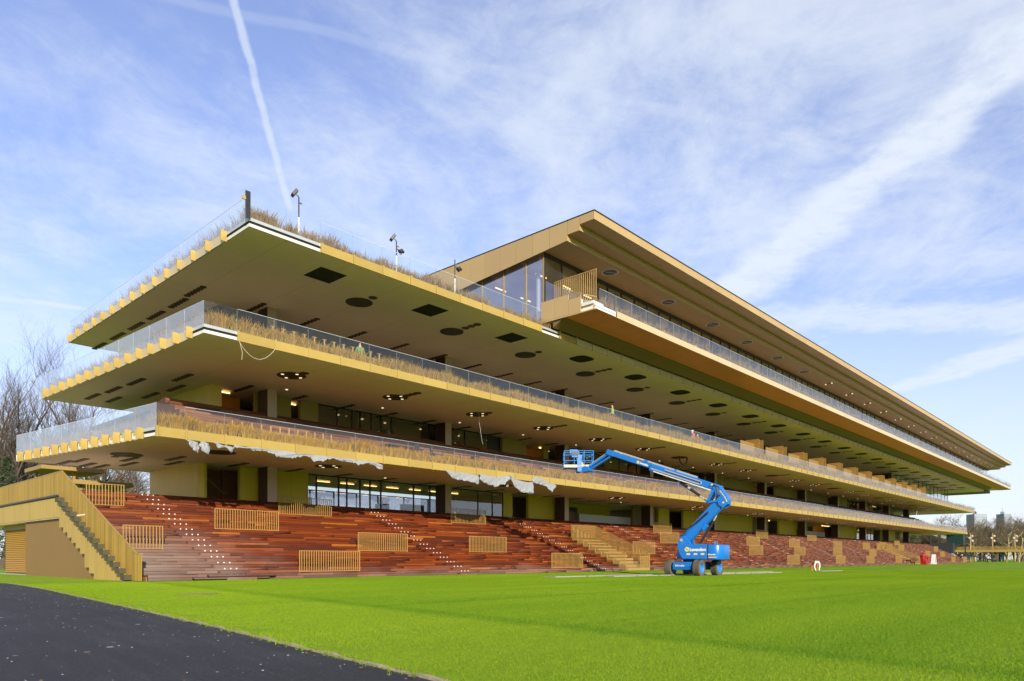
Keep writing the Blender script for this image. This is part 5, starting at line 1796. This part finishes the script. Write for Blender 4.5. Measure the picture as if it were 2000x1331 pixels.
BEND.update({'pelvis': (0, .02, .80, .13), 'waist': (0, -.14, .80, .125), 'chest': (0, -.40, .62, .145), 'neck': (0, -.53, .48, .06), 'head': (0, -.60, .36, .09), 'crown': (0, -.63, .26, .075), 'nose': (0, -.70, .36, .016),
             'hipL': (-.14, .02, .74, .105), 'kneeL': (-.21, -.02, .42, .075), 'ankleL': (-.12, .06, .08, .05), 'toeL': (-.14, -.12, .04, .04),
             'hipR': (.14, .02, .74, .105), 'kneeR': (.23, -.02, .42, .075), 'ankleR': (.13, .06, .08, .05), 'toeR': (.15, -.12, .04, .04),
             'shL': (-.19, -.44, .58, .065), 'elL': (-.22, -.50, .32, .046), 'wrL': (-.15, -.55, .12, .033), 'haL': (-.13, -.57, .06, .032), 'fiL': (-.12, -.60, .02, .016), 'thL': (-.09, -.56, .04, .013),
             'shR': (.19, -.44, .58, .065), 'elR': (.25, -.48, .32, .046), 'wrR': (.19, -.53, .12, .033), 'haR': (.17, -.55, .06, .032), 'fiR': (.16, -.58, .02, .016), 'thR': (.13, -.54, .04, .013)})
figure('person', 'worker in white trousers and orange top bending down to the turf', (58.14, 20.45, 0), R(-45) + math.pi * .98, BEND, BONES, CLS, [hiviz_orange, white_cloth, skin, navy_cloth], s=.98)

# furniture on the terraces
def stack_chair(x, y, z, rz, label):
    t = thing('chair', label, 'chair', (x, y, z), rz, 'black chairs on the lowest terrace', local=True)
    MB().box(-.22, .22, -.22, .22, .40, .45).build('seat', black_metal, t)
    MB().prism([(.2, .47), (.26, .85), (.30, .85), (.24, .47)], 'x', -.21, .21).build('backrest', black_metal, t)
    for a in (-.2, .2):
        for b in (-.2, .2):
            MB().tube([(a, b, 0), (a, b, .40)], .014, 5).build('leg', grey_metal, t)
for k, (x, y, z) in enumerate(((33.6, 39.2, 8.24), (34.5, 38.6, 7.95), (35.6, 38.6, 7.95), (36.8, 38.0, 7.66), (38.0, 38.0, 7.66))):
    stack_chair(x, y, z, R(20 * k), f'black metal chair on the upper rows, {ORD[k]} from the left of five')
t = thing('table', 'dark plank table on the upper wooden rows left of the black chairs', 'table', (31.8, 39.4, 8.24))
MB().box(30.9, 33.0, 39.1, 39.6, 8.72, 8.80).build('tabletop', black_clad, t)
for x in (31.0, 32.9):
    for y in (39.14, 39.56):
        MB().box(x - .04, x + .04, y - .03, y + .03, 8.24, 8.72).build('leg', black_clad, t)
t = thing('bench', 'wooden plank bench at the left end of the upper rows', 'bench', (18.2, 38.1, 7.65))
MB().box(17.2, 19.6, 37.85, 38.3, 8.12, 8.2).build('seat', MATS['wood_treads'], t)
for x in (17.4, 19.4):
    MB().box(x - .05, x + .05, 37.9, 38.25, 7.66, 8.12).build('leg', MATS['wood_treads'], t)

# red hose cart and white sign by the far steps
t = thing('hose_cart', 'red hose cart with a coiled hose at the foot of the far steps', 'cart', (143, 31.9, 0))
MB().bar((141.6, 31.9, .05), (140.9, 31.9, 1.7), .5, .18, up=(1, 0, 0)).bar((143.2, 31.9, .05), (141.0, 31.9, 1.5), .45, .16, up=(1, 0, 0)).build('frame', red_paint, t)
MB().bar((140.2, 31.7, 1.62), (142.2, 31.7, 1.72), .6, .35).build('cover', red_paint, t, bevel=.05)
MB().tube([(144.2 + .75 * math.cos(a), 31.8, .82 + .75 * math.sin(a)) for a in [2 * math.pi * k / 24 for k in range(25)]], .13, 8).build('hose', red_paint, t)
MB().bar((142.4, 31.8, .1), (144.9, 31.8, .1), .7, .12).build('base', red_paint, t)
t = thing('folding_sign', 'white folding sign standing right of the red hose cart', 'sign', (148.6, 31.6, 0))
MB().bar((147.4, 31.6, .1), (148.2, 31.6, 1.75), .5, .3, up=(1, 0, 0)).build('front_board', white_paint, t)
MB().bar((149.3, 31.6, .1), (148.7, 31.6, 1.75), .5, .2, up=(1, 0, 0)).build('back_board', white_paint, t)
MB().box(146.8, 149.4, 31.3, 31.9, 0, .12).build('base', white_paint, t)
tag(MB().box(145.5, 152, 30.9, 31.5, .005, .06).build('red_mat', red_paint), 'flat red mat lying on the turf below the white sign', 'mat')

# ------------------------------------------------------------------ trees
def tree_mesh(seed, H, spread, trunk_frac, lv, m_trunk, m_twig, up=.55, n0=7, r0=.3, rmin=.008):
    rs = np.random.default_rng(seed)
    segs = []
    def grow(p, d, L, r, level):
        n = 4 if level < 2 else 3
        pts = [p]
        dd = d.copy()
        for i in range(n):
            dd = dd + rs.normal(0, .10 + .03 * level, 3)
            dd[2] += up * .10
            dd /= np.linalg.norm(dd)
            q = pts[-1] + dd * L / n
            ra, rb = r * (1 - .55 * i / n), r * (1 - .55 * (i + 1) / n)
            segs.append((pts[-1], q, ra, rb, level))
            pts.append(q)
        if level >= lv:
            return
        k = (n0, 6, 6, 6, 5)[min(level, 4)]
        for j in range(k):
            f = (trunk_frac + (1 - trunk_frac) * (j + .5) / k) if level == 0 else .22 + .78 * (j + rs.uniform(0, 1)) / k
            i = min(int(f * n), n - 1)
            w_ = f * n - i
            b = pts[i] * (1 - w_) + pts[i + 1] * w_
            az = rs.uniform(0, 6.283) if level else j * 2.4 + rs.uniform(-.4, .4)
            side = np.array([math.cos(az), math.sin(az), rs.uniform(-.1, .35)])
            nd = dd * (.62 + .2 * level * .3) + side * spread * rs.uniform(.7, 1.25)
            nd[2] += up * .35
            nd /= np.linalg.norm(nd)
            rb = r * (1 - .55 * f) * (.58 if level else .62)
            grow(b, nd, L * (.62 if level == 0 else .58) * rs.uniform(.75, 1.15), max(rb, rmin), level + 1)
    grow(np.zeros(3), np.array([rs.normal(0, .04), rs.normal(0, .04), 1.0]), H * .62, r0, 0)
    out = []
    for sel, k in (((0, 1), 6), (tuple(range(2, 9)), 3)):
        S = [s for s in segs if s[4] in sel]
        P0, P1 = np.array([s[0] for s in S]), np.array([s[1] for s in S])
        R0, R1 = np.array([s[2] for s in S]), np.array([s[3] for s in S])
        d = P1 - P0
        d /= np.linalg.norm(d, axis=1)[:, None]
        a = np.cross(d, np.where(np.abs(d[:, 2:3]) < .9, np.array([[0, 0, 1.0]]), np.array([[1.0, 0, 0]])))
        a /= np.linalg.norm(a, axis=1)[:, None]
        b = np.cross(d, a)
        V = []
        for P, Rr in ((P0, R0), (P1, R1)):
            for j in range(k):
                t = 2 * math.pi * j / k
                V.append(P + Rr[:, None] * (math.cos(t) * a + math.sin(t) * b))
        V = np.stack(V, 1)
        base = np.arange(len(S))[:, None] * 2 * k
        T = np.concatenate([base + np.array([[j, (j + 1) % k, k + (j + 1) % k, k + j]]) for j in range(k)], 0)
        out.append((V.reshape(-1, 3), T))
    return np_mesh('trunk', *out[0], m_trunk), np_mesh('crown', *out[1], m_twig)


def tree(me, label, x, y, z=0, rz=0, s=1.0, group=None, name='bare_tree'):
    t = thing(name, label, 'tree', (x, y, z), rz, group, local=True)
    a, b = put('trunk', me[0], t), put('crown', me[1], t)
    for o in (a, b):
        o.scale = (s, s, s)
    return t


TA = tree_mesh(3, 24, .55, .16, 4, bark, bark, up=.8, n0=11, r0=.42)
TB = tree_mesh(5, 21, .70, .16, 4, bark, twig, up=.6, n0=10, r0=.35)
TC = tree_mesh(8, 14, .85, .14, 4, bark_pale, twig, up=.5, n0=9, r0=.34)
TE = tree_mesh(18, 14, .85, .14, 4, bark, twig, up=.5, n0=8, r0=.34, rmin=.024)
TF = tree_mesh(23, 14, .95, .10, 4, bark, twig, up=.4, n0=8, r0=.30, rmin=.024)
TD = tree_mesh(13, 14, .95, .10, 4, bark_pale, twig, up=.4, n0=9, r0=.30)
for px_, f_, s_, rz_, me, lab in ((25, 82, .70, 5.1, TA, 'dark bare tree between the two tallest at the left edge'),
                                  (-18, 78, .86, 2.7, TA, 'dark bare tree half cut by the left edge of the picture'),
                                  (70, 99, .80, 3.6, TB, 'bare tree just left of the corner of the middle terrace'),
                                  (4, 74, .80, 0.4, TA, 'tallest dark bare tree at the left edge, above the conifer'),
                                  (46, 92, .78, 2.1, TB, 'bare tree standing close right of the tallest left tree'),
                                  (118, 86, .92, 1.0, TB, 'bare tree seen between the end glass of the lowest and middle terraces'),
                                  (165, 90, .98, 3.0, TA, 'bare tree behind the middle of the lowest terrace end'),
                                  (205, 84, .90, 5.0, TB, 'bare tree nearest the beige end wall, behind the lowest terrace'),
                                  (-40, 90, .95, 4.0, TB, 'bare tree cut by the left edge of the picture')):
    x, y = vpx(px_, f_)
    tree(me, lab, x, y, 0, rz_, s_, 'bare trees behind the left end of the stand')
for k, (px_, f_, s_) in enumerate(((175, 84, .95), (205, 92, 1.0), (232, 86, .9), (250, 96, 1.05), (190, 104, 1.1), (222, 108, 1.1))):
    x, y = vpx(px_, f_)
    tree(TC if k % 2 else TD, f'pale barked bare tree seen under the lowest terrace left of the end wall', x, y, 0, 1.3 * k, s_, 'pale trees seen under the lowest terrace')
FAR = random.Random(4)
for k in range(90):
    px_ = FAR.uniform(1760, 2140)
    f_ = FAR.uniform(248, 330)
    x, y = vpx(px_, f_)
    tree((TE, TF, TE, TF)[k % 4], 'brown bare tree in the wood beyond the far end of the stand', x, y, 0, FAR.uniform(0, 6), FAR.uniform(.80, 1.16), 'bare trees of the wood beyond the far end')
for px_, f_, s_, lab in ((1906, 226, .82, 'sunlit pale tree behind the left lamp post of the far canopy'), (1966, 222, 1.0, 'large sunlit pale tree between the middle and right far lamp posts'), (1990, 232, .9, 'sunlit pale tree at the right edge behind the far canopy')):
    x, y = vpx(px_, f_)
    tree(TD, lab, x, y, 0, px_, s_, 'sunlit pale trees behind the far canopy')

def conifer(label, x, y, H, Rr, seed):
    rs = np.random.default_rng(seed)
    t = thing('conifer', label, 'tree', (x, y, 0), 0, local=True)
    MB().tube([(0, 0, 0), (0, 0, H * .95)], [.22, .04], 8).build('trunk', bark, t)
    n = 5200
    z = rs.uniform(.12, 1, n)
    lim = Rr * (1 - z) ** .8 * (.75 + .25 * np.sin(z * 40)) + .15
    a = rs.uniform(0, 6.283, n)
    a = np.round(a * 2.2 + z * 9) / 2.2 + rs.normal(0, .16, n)
    q = lim * rs.uniform(.25, 1, n) ** .6
    c = np.stack([q * np.cos(a), q * np.sin(a), z * H - q * .12], 1)
    d = rs.normal(0, 1, (n, 3))
    d[:, 2] = np.abs(d[:, 2]) * .5
    d /= np.linalg.norm(d, axis=1)[:, None]
    e = np.cross(d, rs.normal(0, 1, (n, 3)))
    e /= np.linalg.norm(e, axis=1)[:, None]
    P = np.stack([c - e * .045, c + e * .045, c + d * .30], 1)
    put('crown', np_mesh('needle_crown', P.reshape(-1, 3), np.arange(n * 3).reshape(-1, 3), needle), t)
x, y = vpx(14, 66)
conifer('dark green conifer at the left edge behind the golden fence', x, y, 10.2, 2.6, 2)
x, y = vpx(1785, 222)
conifer('grey green conifer under the far end of the lowest terrace', x, y, 9.5, 3.6, 5)

# ------------------------------------------------------------------ far buildings and canopies
def canopy(name, label, x0, x1, y0, y1, z0, z1, posts):
    t = thing(name, label, 'canopy', ((x0 + x1) / 2, (y0 + y1) / 2, 0))
    MB().box(x0, x1, y0, y1, z0, z1).build('roof', brass if x0 > 200 else brass_dull, t)
    for px_, py_ in posts:
        MB().box(px_ - .1, px_ + .1, py_ - .1, py_ + .1, 0, z0).build('post', brass_dull, t)
canopy('canopy', 'flat golden canopy behind the end stair, the higher and left one', 17.6, 22.2, 66, 70.5, 8.15, 8.45, ((20.2, 67), (18.2, 69.5)))
canopy('canopy', 'long golden canopy beam seen just above the upper left railing', 19.6, 24.2, 65.2, 69, 7.05, 7.4, ((20.4, 66), (23.6, 68)))
canopy('canopy', 'long flat golden canopy beyond the right end of the stand', 247, 252, 8, 50, 2.95, 3.6, [(248 + .3 * k, 47 - 4.2 * k) for k in range(9)])
fz = thing('slatted_fence', 'golden slatted fence along the top of the far canopy', 'fence', (252, 30, 3.6))
fm = MB()
for k in range(140):
    fm.box(251.6, 251.66, 8 + .3 * k, 8.15 + .3 * k, 3.6, 4.65)
fm.build('slats', brass_dull, fz)['kind'] = 'stuff'
for k, px_ in enumerate((1895.5, 1938.5, 1982)):
    x, y = vpx(px_, 214)
    t = thing('lamp_post', ('left', 'middle', 'right')[k] + 'most of the three golden lamp posts above the far canopy' if k != 1 else 'middle one of the three golden lamp posts above the far canopy', 'lamp post', (x, y, 0), R(-40), 'golden lamp posts of the far canopy', local=True)
    MB().tube([(0, 0, 0), (0, 0, 8.4)], [.2, .16], 8).build('post', brass_rail, t)
    for zz, sd in ((7.0, -1), (7.6, 1), (6.2, 1)):
        MB().bar((0, 0, zz), (.5 * sd, 0, zz + .1), .1, .1).tube([(.5 * sd, 0, zz + .3), (.5 * sd, -.3, zz)], [.18, .24], 8).build('lamp_head', white_edge, t)
t = thing('stair_block', 'black clad stair block with a green glass box beyond the far end', 'building', (233, 46, 0))
MB().box(231, 233.5, 44.5, 50.2, 2.5, 5.4).build('parapet', black_clad, t)
MB().box(233.6, 236.5, 42.5, 46.2, 4.9, 8.6).build('glass_box', teal_glass, t)
MB().box(233.4, 233.6, 46.2, 46.5, 0, 8.8).box(236.4, 236.7, 42.4, 42.7, 0, 8.8).box(231.2, 231.5, 50, 50.3, 0, 8.6).box(231.5, 231.7, 47.6, 47.8, 5.4, 8.2).build('frame', black_clad, t)
MB().box(230.6, 237, 42, 50.6, 8.6, 8.9).build('roof', black_clad, t)
MB().bar((232, 50, 8.2), (232, 46.4, 6.9), .3, .8).build('stair_flight', grey_metal, t)
t = thing('ramp', 'dark sloping ramp under the far canopy', 'ramp', (240, 42, 0))
MB().prism([(44.5, 2.3), (44.5, 2.6), (36, .5), (36, .2)], 'x', 243, 245).build('deck', black_clad, t)
for y in (44, 41, 38.5):
    MB().box(243.8, 244.1, y - .1, y + .1, 0, .25 + (y - 36) * .24).build('post', black_clad, t)
for (px_a, px_b, top, f_, m1, lab) in ((1903, 1927, 1004.5, 900, tower_a, 'grey high rise block above the wood, left of the two'), (1961, 1975, 1004, 980, tower_a, 'smaller grey high rise above the wood, right of the two')):
    xa, ya = vpx(px_a, f_)
    xb, yb = vpx(px_b, f_)
    h = 1 + (1092 - top) / 1420 * f_
    t = thing('high_rise', lab, 'building', (xa, ya, 0))
    dx_, dy_ = C_ * 16, S_ * 16
    n = 5
    MB().prism([(xa, ya), (xb, yb), (xb + dx_, yb + dy_), (xa + dx_, ya + dy_)], 'z', 0, h).build('body', m1, t)
    MB().prism([(xb + .05, yb - .3), (xb + 4, yb + 1), (xb + 4 + dx_, yb + dy_), (xb + dx_, yb + dy_)], 'z', 0, h - 3).build('wing', tower_b, t)
    MB().box((xa + xb) / 2 - 2, (xa + xb) / 2 + 3, (ya + yb) / 2 + 4, (ya + yb) / 2 + 8, h, h + 3).tube([((xa + xb) / 2, (ya + yb) / 2 + 6, h + 3), ((xa + xb) / 2, (ya + yb) / 2 + 6, h + 8)], .3, 5).build('roof_plant', tower_a, t)
    wn = MB()
    ux, uy = (xb - xa), (yb - ya)
    for r_ in range(14):
        wn.prism([(xa + ux * .04 - S_ * .0, ya + uy * .04 - .5), (xa + ux * .96, ya + uy * .96 - .5), (xa + ux * .96, ya + uy * .96 - .2), (xa + ux * .04, ya + uy * .04 - .2)], 'z', h - 3.2 - 3.3 * r_, h - 1.6 - 3.3 * r_)
    wn.build('window_bands', tower_b, t)['kind'] = 'stuff'

# wood on the far side of the course, behind the camera: the balcony glass mirrors it
def wood_mass():
    V0, T0 = [], []
    base = tree_mesh(31, 15, .9, .12, 3, bark, twig, up=.45, n0=7, r0=.4, rmin=.07)
    vs, fs, off = [], [], 0
    for me in base:
        a = np.empty(len(me.vertices) * 3)
        me.vertices.foreach_get('co', a)
        l = np.empty(len(me.loops), dtype=np.int32)
        me.loops.foreach_get('vertex_index', l)
        vs.append(a.reshape(-1, 3))
        fs.append(l.reshape(-1, 4) + off)
        off += len(me.vertices)
        D.meshes.remove(me)
    v, f = np.concatenate(vs), np.concatenate(fs)
    r2 = np.random.default_rng(2)
    n = 0
    for k in range(150):
        x, y = r2.uniform(-220, 420), r2.uniform(-190, -110)
        a, s = r2.uniform(0, 6.28), r2.uniform(.8, 1.25)
        ca, sa = math.cos(a) * s, math.sin(a) * s
        V0.append(np.stack([v[:, 0] * ca - v[:, 1] * sa + x, v[:, 0] * sa + v[:, 1] * ca + y, v[:, 2] * s], 1))
        T0.append(f + n)
        n += len(v)
    tag(put('wood', np_mesh('wood', np.concatenate(V0), np.concatenate(T0), twig)), 'bare wood on the far side of the course, behind the viewer', 'wood', kind='stuff')
wood_mass()
